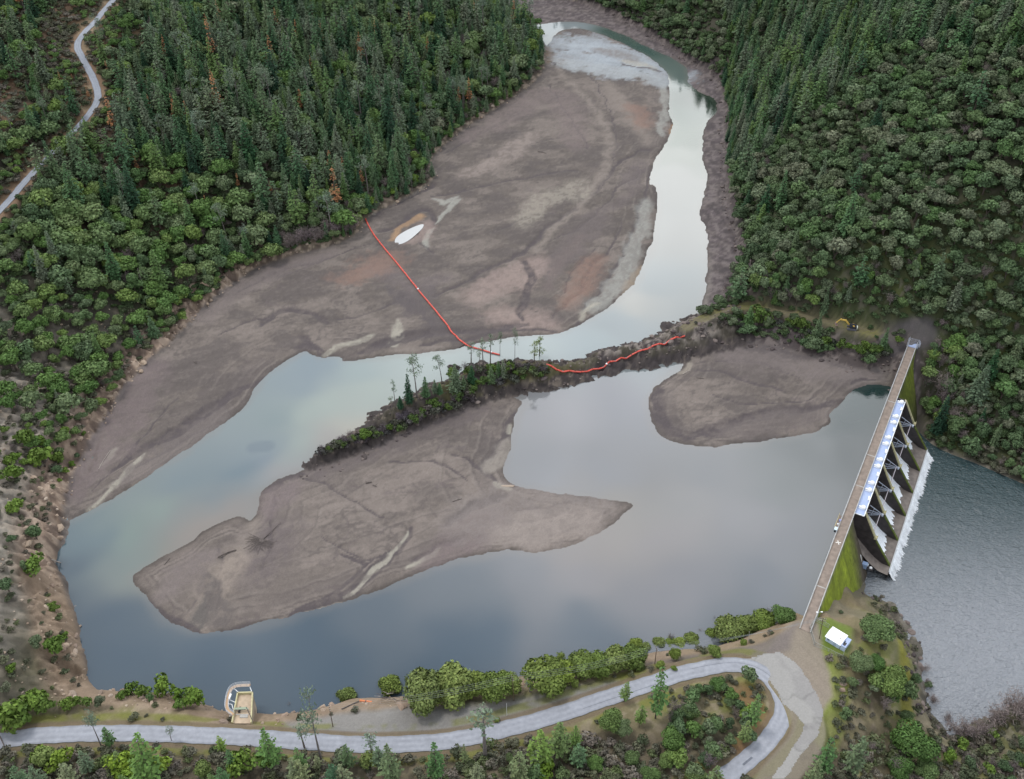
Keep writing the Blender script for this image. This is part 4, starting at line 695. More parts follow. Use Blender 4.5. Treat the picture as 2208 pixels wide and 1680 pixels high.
def fence(e, P, h=2.0, st=2.4, mesh=True):
    L0 = Vector(e.location); q = MB(); r_ = MB(); w_ = MB()
    for A, B in zip(P[:-1], P[1:]):
        A = Vector(A)-L0; B = Vector(B)-L0; n = max(1, round((B-A).length/st))
        for i in range(n+1): p = A.lerp(B, i/n); q.tube(p-Vector((0, 0, .3)), p+Vector((0, 0, h)), .055, n=5)
        for z_ in (.1, h): r_.tube(A+Vector((0, 0, z_)), B+Vector((0, 0, z_)), .04, n=4)
        m_ = int((B-A).length/.35)
        for i in range(m_):
            p = A.lerp(B, i/m_); p2 = A.lerp(B, min(1, (i+3)/m_)); w_.tube(p, p2+Vector((0, 0, h)), .016, n=3); w_.tube(p+Vector((0, 0, h)), p2, .016, n=3)
    q.each('post', mfence, e); r_.each('rail', mfence, e)
    if mesh: w_.build('wire_mesh', mfence, e)
fence(fe, [fp[0], fp[1], fp[2], fp[3], fp[4]])
fe2 = empty('yard_fence', fp[0], 'short grey fence between the deck end and the white shed', 'fence'); fence(fe2, [G(1757, 1338), G(1786, 1354)])
def pole(name, ub, vb, ut, vt, label, arms=1, r=.16, m=mpole, grp='utility poles along the near shore', cat='utility pole'):
    B = G(ub, vb); zz = np.linspace(2, 25, 200); uu, vv, _ = PJ(B[0], B[1], B[2]+zz); h = float(zz[np.argmin(abs(vv-vt))]); x2 = W(ut, vt, B[2]+h)[0]-B[0]; x2 = max(-.1*h, min(.1*h, x2))
    e = empty(name, B, label, cat, grp); b = MB(); b.tube((0, 0, -.5), (x2, 0, h), r, r*.65, 7); b.build('post', m, e); top = []
    ax = Vector((-.35, .94, 0)) if ub < 1700 else Vector((.9, -.3, 0))
    for k in range(arms):
        z_ = h-.4-k*1.1; c = Vector((x2*z_/h, 0, z_)); b = MB(); b.box(c, (2.4, .14, .16), Matrix.Rotation(math.atan2(ax.y, ax.x), 4, 'Z')); ar = b.build('crossarm', m, e)
        b = MB()
        for t in (-1.1, -.4, .4, 1.1): p = c+ax*t; b.tube(p+Vector((0, 0, .08)), p+Vector((0, 0, .34)), .07, .05, 6); top.append(Vector(B)+p+Vector((0, 0, .36)))
        b.each('insulator', mwhite, ar)
    return e, h, top
PL = [pole('utility_pole', 718, 1567, 710, 1525, 'leaning brown utility pole with white crossarm gear beside the track near the intake tower'),
      pole('utility_pole', 1108, 1511, 1105, 1461, 'brown utility pole rising in front of the round shore bushes above the gravel strip'),
      pole('utility_pole', 1412, 1432, 1416, 1397, 'utility pole near the shore bushes where the road bends towards the hairpin'),
      pole('utility_pole', 1767, 1377, 1775, 1333, 'tall brown utility pole with crossarms standing beside the white shed', 2)]
pole('marker_post', 1093, 1543, 1092, 1517, 'thin white post standing alone on the gravel strip by the road', 0, .07, mwhite, None, 'post')
pole('marker_post', 1614, 1386, 1610, 1361, 'pale post under the wires on the dark gravel near the dam head', 0, .1, mcon, None, 'post')
e = empty('street_lamp', G(1760, 1337), 'white floodlight mast beside the deck end of the dam', 'lamp'); b = MB(); b.tube((0, 0, 0), (0, 0, 4.5), .09, n=6); b.tube((0, 0, 4.4), (1.0, 0, 4.6), .06, n=5); b.build('post', mrail, e); b = MB(); b.box((1.1, 0, 4.6), (.7, .35, .2)); b.box((-.4, .2, 4.0), (.6, .5, .5)); b.each('lamp_head', mwhite, e)
mwire = mat('wire', (.22, .24, .25), .5)
def wires(label, A, B, n=4, sag=1.2):
    e = empty('power_line', A[0], label, 'power line', 'power lines strung between the poles'); L0 = Vector(A[0]); b = MB()
    for i in range(n):
        p, q = Vector(A[i])-L0, Vector(B[i])-L0
        pts = [p.lerp(q, t)-Vector((0, 0, sag*4*t*(1-t))) for t in np.linspace(0, 1, 15)]; b.path(pts, .022, 3)
    b.build('wire', mwire, e)
T_ = [p[2][:4] for p in PL]
wires('four thin wires from the leaning pole to the pole by the gravel strip', T_[0], T_[1], sag=2.5)
wires('span of four thin wires crossing in front of the largest shore bushes', T_[1], T_[2], sag=2.5)
wires('four thin wires over the dark gravel running to the pole beside the shed', T_[2], T_[3], sag=2.0)
# ------------------------------------------------------------------ intake tower
it = empty('intake_tower', (*W(528, 1520, 10)[:2], 0), 'yellow rimmed concrete intake tower with a curved steel catwalk over the water', 'intake tower')
mtan = mat('tan_concrete', (.46, .36, .26), .85, noise=(.7, .15)); myrim = mat('yellow_rim', (.50, .46, .27), .7, noise=(.8, .15)); mrust = mat('rust_streaked_concrete', (.30, .25, .19), .85, noise=(.35, .4)); mgpl = mat('green_grey_plate', (.26, .31, .22), .6); mred = mat('reddish_rubble', (.22, .10, .075), .9, noise=(1, .3)); mplank = mat('catwalk_planks', (.50, .34, .21), .8)
I0 = Vector(it.location); I = lambda u, v, z: Vector(W(u, v, z))-I0
bl_, br_, fr_, fl_ = I(512, 1493, 10), I(544, 1492, 10), I(541, 1556, 10), I(500, 1556, 10)
b = MB(); pts = [bl_, br_, fr_, fl_]
b.prism([tuple(p-Vector((0, 0, 1.2))) for p in pts], (0, 0, 0), (0, 0, -11)); b.build('tower_wall', mrust, it)
b = MB(); b.prism([tuple(p-Vector((0, 0, 1.15))) for p in pts], (0, 0, 0), (0, 0, .08)); b.build('floor', mtan, it)
b = MB()
for A, B in ((bl_, br_), (br_, fr_), (fl_, bl_)):
    d = (B-A); c = (A+B)/2; b.box(c-Vector((0, 0, .55)), (d.length+.3, .38, 1.12), Matrix.Rotation(math.atan2(d.y, d.x), 4, 'Z'))
b.each('parapet', myrim, it)
b = MB(); k1, k2 = I(505, 1527, 10), I(532, 1525, 10); k3, k4 = I(537, 1530, 10), I(506, 1531, 10); b.prism([tuple(q+Vector((0, 0, .1))) for q in (k1, k2, k3, k4)], (0, 0, 0), (0, 0, .12)); b.build('cover_plate', mgpl, it)
b = MB(); c = I(517, 1531, 9.2); b.box(c, (.55, 2.0, .9)); b.tube(c+Vector((0, 0, .4)), c+Vector((0, 0, 1.0)), .3, n=8); b.build('hoist_motor', mdark, it)
b = MB(); b.tube(I(531, 1525, 10.2), I(544, 1553, 10.2), .12, n=5); b.tube(I(504, 1532, 10.2), I(530, 1530, 10.2), .08, n=4); b.each('beam', mdark, it)
b = MB(); b.box(I(522, 1541, 8.95), (4.2, .3, .25)); b.box(I(526, 1545, 8.95), (2.6, 1.0, .35)); b.each('slab', mcon, it)
cw = [(540,1475),(522,1475),(507,1477),(497,1483),(491,1494),(488,1507),(486,1520),(487,1531),(492,1537),(501,1543)]
cwp = smooth_poly(np.array([list(I(a, c, 10.2)) for a, c in cw]), 2, False); b = MB(); T = np.gradient(cwp, axis=0); T[:, 2] = 0; T /= np.linalg.norm(T, axis=1)[:, None]; Nn = np.stack([-T[:, 1], T[:, 0], 0*T[:, 0]], 1)
wd = 1.0; 
for i in range(len(cwp)-1):
    k = len(b.v); b.v += [tuple(cwp[i]-Nn[i]*.1), tuple(cwp[i]+Nn[i]*wd), tuple(cwp[i+1]+Nn[i+1]*wd), tuple(cwp[i+1]-Nn[i+1]*.1)]; b.v += [tuple(np.array(q)-[0, 0, .15]) for q in b.v[k:k+4]]; b.f += [[k, k+1, k+2, k+3], [k+7, k+6, k+5, k+4], [k, k+4, k+5, k+1], [k+2, k+6, k+7, k+3]]
b.build('catwalk', mplank, it)
for off in (-.1, wd):
    b = MB()
    for z_ in (.05, .6, 1.15): b.path([Vector(cwp[i]+Nn[i]*off)+Vector((0, 0, z_)) for i in range(len(cwp))], .055, 4)
    for i in range(0, len(cwp), 3): p = Vector(cwp[i]+Nn[i]*off); b.tube(p, p+Vector((0, 0, 1.15)), .05, n=4)
    b.build('railing', mrail, it)
b = MB(); mst = mwhite
for A, B in ((I(537, 1477, 10), I(543, 1492, 9.5)), (I(503, 1483, 10), I(514, 1493, 9.5)), (I(490, 1507, 10), I(508, 1515, 9.4)), (I(489, 1517, 10), I(500, 1519, 9.4)), (I(500, 1519, 9.4), I(503, 1530, 9.4)), (I(495, 1545, 9), I(505, 1530, 9.6)), (I(508, 1478, 10), I(494, 1487, 10)), (I(504, 1486, 10), I(510, 1478, 10)), (I(494, 1487, 10), I(504, 1486, 10))): b.tube(A, B, .14, n=5)
b.each('strut', mst, it)
b = MB(); b.box(I(496, 1502, 11.1), (.5, 1.9, .5), Matrix.Rotation(R(-8), 4, 'Z')); b.build('cable_box', mwhite, it)
o = MB(); o.dome((0, 0, 0), 2.4, .9, 9, 3); q = o.build('rubble_heap', mred); q.location = G(521, 1556); q.scale = (1.3, .6, .8); setattrs(q, None, 'reddish heap of broken rock under the near end of the intake tower', 'rubble', None, 'stuff')
# ------------------------------------------------------------------ excavator
P = G(1836, 709); ex_ = empty('excavator', P, 'yellow tracked excavator parked with its arm curled on the grassy bench above the lake', 'excavator', rz=R(165))
myel = mat('excavator_yellow', (.62, .42, .10), .5, noise=(.8, .1)); mtrk = mat('track_rubber', (.10, .10, .125), .7); mglass = mat('cab_glass', (.05, .06, .08), .15); mcw = mat('pale_counterweight', (.62, .66, .58), .5); mbk = mat('bucket_steel', (.32, .22, .20), .5)
for y_ in (-1.25, 1.25):
    b = MB(); b.prism([(-2.1, y_-.3, .15), (-1.7, y_-.3, 0), (1.7, y_-.3, 0), (2.1, y_-.3, .15), (2.2, y_-.3, .5), (1.9, y_-.3, .85), (-1.9, y_-.3, .85), (-2.2, y_-.3, .5)], (0, 0, 0), (0, .6, 0)); b.build('track', mtrk, ex_)
b = MB(); b.box((-.5, 0, 1.5), (3.2, 2.5, .9)); b.box((-.7, -.5, 2.1), (1.7, 1.2, .4)); b.build('body', mdark, ex_)
b = MB(); b.box((-.55, -.2, 2.02), (.8, 2.7, .18)); b.box((.6, -1.05, 1.97), (1.5, .5, .12)); b.each('engine_cover', myel, ex_)
b = MB(); b.box((-2.25, .3, 1.45), (.6, 1.7, 1.0)); b.build('counterweight', mcw, ex_)
b = MB(); b.box((.7, .8, 2.3), (1.4, 1.0, 1.5)); cb = b.build('cab', mglass, ex_); b = MB(); b.box((.7, .8, 3.09), (1.5, 1.1, .08)); b.build('cab_roof', mdark, cb)
b = MB(); b.prism([(.9, -.35, 1.9), (1.6, -.35, 2.6), (3.2, -.35, 4.5), (5.6, -.35, 4.4), (5.7, -.35, 4.0), (3.5, -.35, 3.8), (1.4, -.35, 1.6)], (0, 0, 0), (0, .5, 0)); b.build('boom', myel, ex_)
b = MB(); b.prism([(5.3, -.3, 4.8), (5.9, -.3, 4.6), (7.6, -.3, 2.2), (7.3, -.3, 2.0)], (0, 0, 0), (0, .4, 0)); b.build('arm', myel, ex_)
b = MB(); b.prism([(7.6, -.6, 2.3), (7.9, -.6, 1.3), (7.2, -.6, .6), (6.5, -.6, .8), (6.7, -.6, 1.1), (7.3, -.6, 1.3), (7.2, -.6, 2.0)], (0, 0, 0), (0, 1.1, 0)); b.build('bucket', mbk, ex_)
for c in list(ex_.children): pass
ex_.scale = (1.05,)*3
# ------------------------------------------------------------------ debris booms
BM1 = [(788,473),(803,503),(826,533),(849,560),(879,597),(919,647),(949,683),(983,727),(1006,747),(1036,757),(1055,765),(1078,772)]
BM2 = [(1178,787),(1195,797),(1213,804),(1236,803),(1259,801),(1284,795),(1309,785),(1330,779),(1346,774),(1362,766),(1379,757),(1400,751),(1426,743),(1450,735),(1472,727),(1485,720)]
def boom(name, pts, label, cap_at):
    P = np.array([G(a, c) for a, c in pts]); P[:, 2] = np.maximum(P[:, 2], .1); P = smooth_poly(P, 1, False); d = np.r_[0, np.cumsum(np.linalg.norm(np.diff(P, axis=0), axis=1))]
    L_ = 3.1; n = int(d[-1]/L_); e = empty(name, P[0], label, 'debris boom', 'orange debris booms'); L0 = Vector(P[0]); ch = MB(); mids = []
    for i in range(n):
        q = []
        for t in (i*L_+.12, (i+1)*L_-.12):
            p = np.array([np.interp(t, d, P[:, k]) for k in range(3)]); p[2] = max(float(zt(p[0], p[1])), 0.0)+.38; q.append(Vector(p)-L0)
        o = MB().tube(q[0], q[1], .40, n=9).build('float', morange, e, False); mids.append((q[0]+q[1])/2)
    for a_, c_ in zip(mids[:-1], mids[1:]): ch.tube(a_, c_, .09, n=4)
    ch.each('coupling', mrail, e)
    for t in cap_at: k = int(t*n); b = MB(); b.dome(mids[k]+Vector((0, 0, .3)), .55, .55, 9, 4); b.build('marker_buoy', mwhite, e)
    return e
boom('debris_boom', BM1, 'long orange red debris boom crossing the mud flat and channel to the wooded island', (.52, .98)); boom('debris_boom', BM2, 'shorter orange red debris boom draped along the dark rock spit', (.42,))
# ------------------------------------------------------------------ vegetation: leaf-clump crowns on tapered trunks
def quads(P, N, size, asp=1.0, jitter=.35, r=rs):
    """small leaf clumps: P centres, N facing, size"""
    n = len(P); N = N/np.maximum(np.linalg.norm(N, axis=1), 1e-6)[:, None]; a = r.normal(size=(n, 3)); a -= (a*N).sum(1)[:, None]*N; a /= np.linalg.norm(a, axis=1)[:, None]; b = np.cross(N, a)
    s = (np.asarray(size)*(1+jitter*(r.rand(n)*2-1)))[:, None]*.5; V = np.stack([P-a*s-b*s*asp, P+a*s-b*s*asp*.7, P+a*s*.8+b*s*asp, P-a*s*.7+b*s*asp*.8], 1).reshape(-1, 3)
    return V, np.arange(n*4).reshape(n, 4)
SRC = {}
def proto(kind, cv, cf, cc, fol, trunk, bark, core=None):
    """registers a crown mesh and a trunk mesh, not linked anywhere yet"""
    me = bpy.data.meshes.new(kind+'_crown'); V = np.ascontiguousarray(cv, np.float32); F = np.ascontiguousarray(cf, np.int32)
    me.vertices.add(len(V)); me.vertices.foreach_set('co', V.ravel()); me.loops.add(F.size); me.loops.foreach_set('vertex_index', F.ravel()); me.polygons.add(len(F)); me.polygons.foreach_set('loop_start', np.arange(0, F.size, 4, dtype=np.int32)); me.polygons.foreach_set('loop_total', np.full(len(F), 4, np.int32)); me.update(calc_edges=True)
    a = me.color_attributes.new('tint', 'FLOAT_COLOR', 'POINT'); c = np.ones((len(V), 4), np.float32); c[:, :3] = cc; a.data.foreach_set('color', c.ravel()); me.materials.append(fol)
    mt = None
    if trunk is not None:
        mt = bpy.data.meshes.new(kind+'_trunk'); mt.from_pydata(trunk.v, [], trunk.f); mt.materials.append(bark); mt.update()
    SRC.setdefault(kind, []).append((me, mt)); return me
def shade(n, lo=.65, hi=1.3, warm=0.1):
    t = lo+(hi-lo)*rs.rand(n, 1); c = np.repeat(t, 3, 1); c[:, 0:1] *= 1+warm*(rs.rand(n, 1)-.4); c[:, 2:3] *= 1-warm*(rs.rand(n, 1)-.5); return np.repeat(c, 4, 0)
def conifer(kind, seed, fol, bark, h=20., wid=3.4, low=.08, dens=1.0, droop=.22, leaf=.95, open_=0.0, power=.85):
    global rs; rs = np.random.RandomState(seed); P = []; N = []; Sz = []; b = MB(); lean = rs.uniform(-.02, .02, 2)
    nw = int(26*dens**.5); ax = lambda z: np.array([lean[0]*z, lean[1]*z, z])
    segs = 6
    for i in range(segs): z0, z1 = h*i/segs, h*(i+1)/segs*.99; b.tube(ax(z0-(.6 if i == 0 else 0)), ax(z1), .34*(1-z0/h)+.03, .34*(1-z1/h)+.02, 6)
    for k in range(nw):
        f = (k+.5*rs.rand())/nw; z = h*(low+(1-low)*f); Rr = wid*((1-f)**power*.94+.05)*(.72+.5*rs.rand())*(1 if f > .12 else .55+3.7*f)
        if rs.rand() < open_: continue
        nb = max(4, int((9 if dens >= 1 else 6)*(.5+.6*(1-f)))); a0 = rs.rand()*6.28
        for j in range(nb):
            a = a0+6.283*j/nb+rs.uniform(-.3, .3); L_ = Rr*(.7+.5*rs.rand())
            if rs.rand() < open_*.7: continue
            if L_ > 1.5: b.tube(ax(z), ax(z)+np.array([math.cos(a)*L_*.8, math.sin(a)*L_*.8, -droop*L_*.6]), .06, .02, 3)
            m = max(2, int(L_/.62*1.5*dens))
            for q in range(m):
                t = (.22+.78*(q+rs.rand())/m); r_ = L_*t; w = (1-t)*.55+.18
                p = ax(z)+np.array([math.cos(a)*r_, math.sin(a)*r_, -droop*L_*t*t+rs.normal()*.16])+np.array([-math.sin(a), math.cos(a), 0])*rs.normal()*w*.8
                P.append(p); N.append([math.cos(a)*.35+rs.normal()*.35, math.sin(a)*.35+rs.normal()*.35, 1.0]); Sz.append(leaf*(.72+.35*(1-f)))
    for q in range(6): P.append(ax(h*(.97+.006*q))); N.append(rs.normal(size=3)); Sz.append(.45)
    P = np.array(P); N = np.array(N); V, F = quads(P, N, np.array(Sz), .62); proto(kind, V, F, shade(len(P)), fol, b, bark)
def broadleaf(kind, seed, fol, bark, R0=3.6, H=7.5, lobes=11, dens=1.0, leaf=.62, th=2.2, flat=.8):
    global rs; rs = np.random.RandomState(seed); P = []; N = []; b = MB()
    cen = []
    for i in range(lobes):
        a = rs.rand()*6.283; r_ = R0*.66*math.sqrt(rs.rand()); z = th+(H-th)*(.30+.55*rs.rand()*(1-.45*(r_/R0))); cen.append((math.cos(a)*r_, math.sin(a)*r_, z, R0*(.30+.24*rs.rand())))
    cen.append((0, 0, H*.78, R0*.45))
    base = np.array([0, 0, -.6]); fork = np.array([rs.uniform(-.2, .2), rs.uniform(-.2, .2), th*.8]); b.tube(base, fork, .30, .2, 6)
    for c in cen[:6]: b.tube(fork, np.array(c[:3]), .14, .04, 4)
    V0 = []; F0 = []; C0 = []
    for x, y, z, r_ in cen:
        n = int(95*dens*(r_/1.4)**1.6); d = rs.normal(size=(n, 3)); d /= np.linalg.norm(d, axis=1)[:, None]; d[:, 2] = np.abs(d[:, 2])*1.0-.35*(rs.rand(n) < .5); rad = r_*(.78+.3*rs.rand(n))
        P_ = np.stack([x+d[:, 0]*rad, y+d[:, 1]*rad, z+d[:, 2]*rad*flat], 1); v, f = quads(P_, d+rs.normal(size=(n, 3))*.45, np.full(n, leaf), .8); k = len(P); lobe = .82+.36*rs.rand()
        F0.append(f+sum(len(q) for q in V0)); V0.append(v); C0.append(shade(n, .7*lobe, 1.25*lobe))
    proto(kind, np.vstack(V0), np.vstack(F0), np.vstack(C0), fol, b, bark)
def baretree(kind, seed, twig, bark, H=8., R0=3.2, n=420, up=.6):
    global rs; rs = np.random.RandomState(seed); b = MB(); P = []; N = []; b.tube((0, 0, -.5), (0, 0, H*.3), .22, .16, 5)
    for i in range(11):
        a = rs.rand()*6.283; r_ = R0*(.35+.65*rs.rand()); e = np.array([math.cos(a)*r_, math.sin(a)*r_, H*(.5+.5*rs.rand()*(1-.3*r_/R0))]); s0 = np.array([0, 0, H*(.1+.3*rs.rand())]); m = (s0+e)/2+np.array([0, 0, .4]); b.tube(s0, m, .10, .06, 4); b.tube(m, e, .06, .02, 3)
        for q in range(n//11):
            t = .3+.75*rs.rand(); p = s0+(e-s0)*t+rs.normal(size=3)*.42*(.6+t); P.append(p)
    P = np.array(P); n = len(P); d = rs.normal(size=(n, 3))+np.array([0, 0, up]); d /= np.linalg.norm(d, axis=1)[:, None]; s = np.cross(d, rs.normal(size=(n, 3))); s /= np.linalg.norm(s, axis=1)[:, None]; L_ = (.55+.6*rs.rand(n))[:, None]; w = .055
    V = np.stack([P-s*w, P+s*w, P+d*L_+s*w*.4+s*.12, P+d*L_-s*w*.4+s*.12], 1).reshape(-1, 3); proto(kind, V, np.arange(4*n).reshape(n, 4), shade(n), twig, b, bark)
def graypine(kind, seed, fol, bark, H=18., R0=3., bare=.5, lean=.08, n=420, leaf=.55):
    global rs; rs = np.random.RandomState(seed); b = MB(); P = []
    ax = lambda z: np.array([lean*z*z/H*-1, rs.uniform(-.03, .03)*0+.02*z, z]); k = 8
    for i in range(k): b.tube(ax(H*.93*i/k-(.6 if i == 0 else 0)), ax(H*.93*(i+1)/k), .26*(1-i/k)+.05, .26*(1-(i+1)/k)+.05, 6)
    for i in range(13):
        z = H*(bare+(.97-bare)*(i+rs.rand())/13); a = rs.rand()*6.283; r_ = R0*(.35+.65*rs.rand())*(1-.45*(z/H-bare)/(1-bare)); e = ax(z)+np.array([math.cos(a)*r_, math.sin(a)*r_, r_*.55]); b.tube(ax(z), e, .07, .025, 4)
        m = n//13; P.append(e+rs.normal(size=(m, 3))*np.array([.62, .62, .5])*R0/3)
    P = np.vstack(P); N = rs.normal(size=P.shape)+np.array([0, 0, .4]); V, F = quads(P, N, np.full(len(P), leaf), .45); proto(kind, V, F, shade(len(P), .75, 1.25), fol, b, bark)
def fmat(name, ramp, rough=.75): return mat(name, attr='tint', ramp=ramp, rough=rough, spec=.2)
bark = mat('bark', (.085, .065, .055), .9, noise=(3, .3)); barkg = mat('grey_bark', (.16, .14, .135), .9, noise=(3, .3))
f_con = fmat('conifer_needles', [(.045, .100, .050), (.060, .128, .055), (.105, .175, .050), (.095, .140, .085), (.135, .165, .11), (.065, .138, .055), (.12, .155, .085)])
f_dark = fmat('dark_needles', [(.018, .05, .028), (.026, .068, .034), (.030, .085, .034)])
f_oak = fmat('oak_leaves', [(.072, .140, .038), (.098, .172, .046), (.122, .165, .082), (.135, .205, .050), (.085, .130, .066)])
f_oakg = fmat('grey_oak_leaves', [(.070, .118, .056), (.095, .148, .070), (.135, .170, .100), (.082, .152, .052), (.155, .165, .112), (.062, .105, .050), (.11, .17, .07)])
f_bri = fmat('bright_leaves', [(.095, .165, .026), (.125, .195, .036), (.100, .17, .036)])
f_row = fmat('shore_oak_leaves', [(.125, .18, .038), (.15, .20, .062), (.105, .16, .036)])
f_gp = fmat('grey_pine_needles', [(.135, .185, .125), (.165, .215, .145), (.150, .205, .150)])
f_yel = fmat('yellow_green_leaves', [(.15, .20, .06), (.17, .21, .08)])
f_twig = fmat('grey_twigs', [(.15, .125, .12), (.19, .16, .15), (.17, .135, .145)])
f_pink = fmat('pinkish_twigs', [(.20, .165, .16), (.235, .195, .185)])
f_dead = fmat('orange_needles', [(.30, .145, .065), (.34, .17, .08)])
f_shr = fmat('scrub_leaves', [(.080, .090, .055), (.115, .112, .082), (.090, .120, .045), (.150, .130, .112), (.060, .078, .040), (.17, .15, .125)])
for i in range(5): conifer('fir', 10+i, f_con, bark, wid=(3.9, 4.5, 3.4, 5.0, 4.1)[i], power=(.8, .9, .75, .95, .85)[i], leaf=1.0)
for i in range(2): conifer('dark_fir', 20+i, f_dark, bark, wid=4.2+.4*i, leaf=1.05)
for i in range(4): conifer('pine', 30+i, f_con, bark, wid=4.4, low=.18, dens=.8, droop=-.05, open_=.16, leaf=1.05, power=.6)
for i in range(2): conifer('dead_conifer', 40+i, f_dead, bark, wid=2.7, low=.2, dens=.8, open_=.2, leaf=.8)
for i in range(2): conifer('snag', 45+i, f_twig, barkg, wid=2.0, low=.25, dens=.5, open_=.4, leaf=.35)
for i in range(6): broadleaf('oak', 50+i, f_oak, bark, R0=(3.6, 3.9, 3.3, 4.1, 3.5, 3.8)[i], H=(7.5, 8.5, 7, 8, 9, 7.5)[i], lobes=9+i)
for i in range(5): broadleaf('grey_oak', 60+i, f_oakg, bark, R0=3.7, H=8, lobes=6+i, dens=1.15, flat=.95)
for i in range(3): broadleaf('shore_oak', 65+i, f_row, bark, R0=4.8, H=7.5, lobes=20+i, dens=1.5, leaf=.55, flat=.9)
for i in range(3): broadleaf('head_oak', 120+i, f_oak, bark, R0=4.8, H=7.5, lobes=20+i, dens=2.2, leaf=.42, flat=.9)
for i in range(5): broadleaf('bush', 70+i, f_bri, bark, R0=2.3, H=4.0, lobes=7+i, th=.5, leaf=.5, dens=1.1)
for i in range(4): broadleaf('scrub', 80+i, f_shr, bark, R0=1.6, H=2.2, lobes=5+i, th=.2, leaf=.42, dens=1.2)
f_und = fmat('understory_leaves', [(.045, .075, .030), (.060, .095, .040), (.075, .095, .055), (.050, .085, .028)])
for i in range(4): broadleaf('thicket', 85+i, f_und, bark, R0=2.4, H=2.8, lobes=7+i, th=.1, leaf=.55, dens=.9)
for i in range(3): baretree('bare', 90+i, f_twig, barkg)
for i in range(2): baretree('bare_pink', 95+i, f_pink, barkg, n=700)
for i in range(4): graypine('gray_pine', 100+i, f_gp, barkg, bare=(.45, .55, .35, .6)[i], lean=(.06, .1, .0, .03)[i])
for i in range(2): graypine('gp_thin', 106+i, f_gp, barkg, bare=.6, lean=.0, n=150, R0=1.7, H=16)
for i in range(2): graypine('gp_yellow', 110+i, f_yel, bark, bare=.25, lean=.0, n=230, R0=2.2, H=12)
NAT = {}   # native heights
for k, L_ in SRC.items(): NAT[k] = [max(v.co.z for v in me.vertices) for me, _ in L_]
OBJN = dict(fir='fir_tree', dark_fir='fir_tree', pine='pine_tree', dead_conifer='dead_pine_tree', snag='dead_tree', oak='oak_tree', grey_oak='grey_oak_tree', bush='bush', scrub='shrub', bare='bare_tree', bare_pink='bare_tree', gray_pine='gray_pine_tree', gp_thin='gray_pine_tree', gp_yellow='poplar_tree')  # grey oaks are plain oaks with greyer leaves, not a separate species
CATN = dict(bush='bush', scrub='shrub')
def plant(kind, x, y, z, h, rz, var, label, group, wide=1.0, color=None, tilt=0.0):
    var %= len(SRC[kind]); me, mt = SRC[kind][var]; s = h/NAT[kind][var]; e = empty(OBJN[kind], (x, y, z), label, CATN.get(kind, 'tree'), group, rz); e.scale = (s*wide*(.9+.25*((var*37+int(x*13)) % 10)/10), s*wide*(.9+.25*((var*17+int(y*11)) % 10)/10), s)
    e.rotation_euler = (tilt*.5, -tilt, rz)
    c = bpy.data.objects.new('crown' if kind not in ('bush', 'scrub') else 'foliage', me); COL.objects.link(c); c.parent = e
    if color: c.color = (*color, 1)
    if mt is not None and kind != 'scrub': t = bpy.data.objects.new('trunk' if kind != 'bush' else 'stem', mt); COL.objects.link(t); t.parent = e
    return e
def px_height(x, y, z, hp):
    _, v0, zc = PJ(x, y, z); hh = np.linspace(.5, 60, 240); _, vv, zcc = PJ(x, y, z+hh); m = np.where(zcc > 5, v0-vv, 1e9); return float(hh[np.argmin(np.abs(m-hp))])
EXPL = []   # every individually surveyed plant: (kind, u, v, picture height, width factor, tone)
def X_(kind, tone, *items):
    for it_ in items: EXPL.append((kind, it_[0], it_[1], it_[2], it_[3] if len(it_) > 3 else 1.0, tone))
X_('bush', 'bright', (283,1493,33), (313,1500,33), (357,1507,50), (390,1512,32), (427,1530,50), (387,1533,26), (413,1506,18), (263,1511,22), (190,1527,30), (153,1531,34), (168,1522,26), (83,1537,48), (103,1537,50), (37,1573,72,1.15), (60,1560,50), (78,1243,46), (120,1417,50), (143,1380,20), (120,1318,26), (27,1453,24), (95,1008,50,1.1), (33,1045,48), (40,1112,40), (57,965,44), (130,1000,30))
X_('shore_oak', 'row', (749,1508,38), (843,1490,50,1.1), (913,1535,92,1.0), (939,1520,62), (976,1522,85,1.0), (1019,1507,68,1.05), (1069,1519,72,1.05), (1103,1503,52), (1087,1470,34), (1173,1493,76,1.2), (1203,1480,60,1.1), (1209,1425,26), (1256,1463,60,1.2), (1289,1460,55,1.1), (1329,1452,62,1.2), (1363,1443,58,1.1), (1071,1557,13), (1239,1482,20), (1369,1398,30), (1389,1405,26,1.2), (1416,1397,30,1.2), (1443,1394,27,1.2), (1463,1392,30,1.2), (1489,1388,30,1.2), (1454,1428,32,.7), (1423,1441,18), (1453,1447,13), (1532,1376,28), (1565,1378,60,1.1), (1602,1364,50,1.1), (1642,1352,48,1.1), (1539,1418,28), (1602,1392,16), (1480,1381,18))
X_('head_oak', 'dark', (1685,1338,62), (1885,1390,82,1.25), (1852,1455,66,1.1), (1915,1502,85,1.15), (1885,1450,50), (1965,1645,112,1.1), (1938,1685,66,1.1), (1990,1690,70), (1316,1583,66), (1343,1592,52), (1482,1555,52), (1436,1662,52), (1359,1655,48), (1283,1668,50), (1449,1622,66), (1099,1648,30), (1046,1642,22), (1572,1527,35), (1545,1492,40,1.3), (1952,1556,34), (1400,1690,50), (1500,1700,55))
X_('grey_oak', 'grey', (1615,1475,42,1.2), (1560,1500,30), (1505,1500,30), (1819,1557,34), (1879,1497,26), (60,1232,26), (20,1282,42), (80,1170,44), (27,1175,26), (17,1499,30), (83,1402,38), (217,1528,34), (327,1513,20), (1812,1322,11), (1460,1590,50), (1530,1590,40), (1490,1520,40), (1530,1640,40))
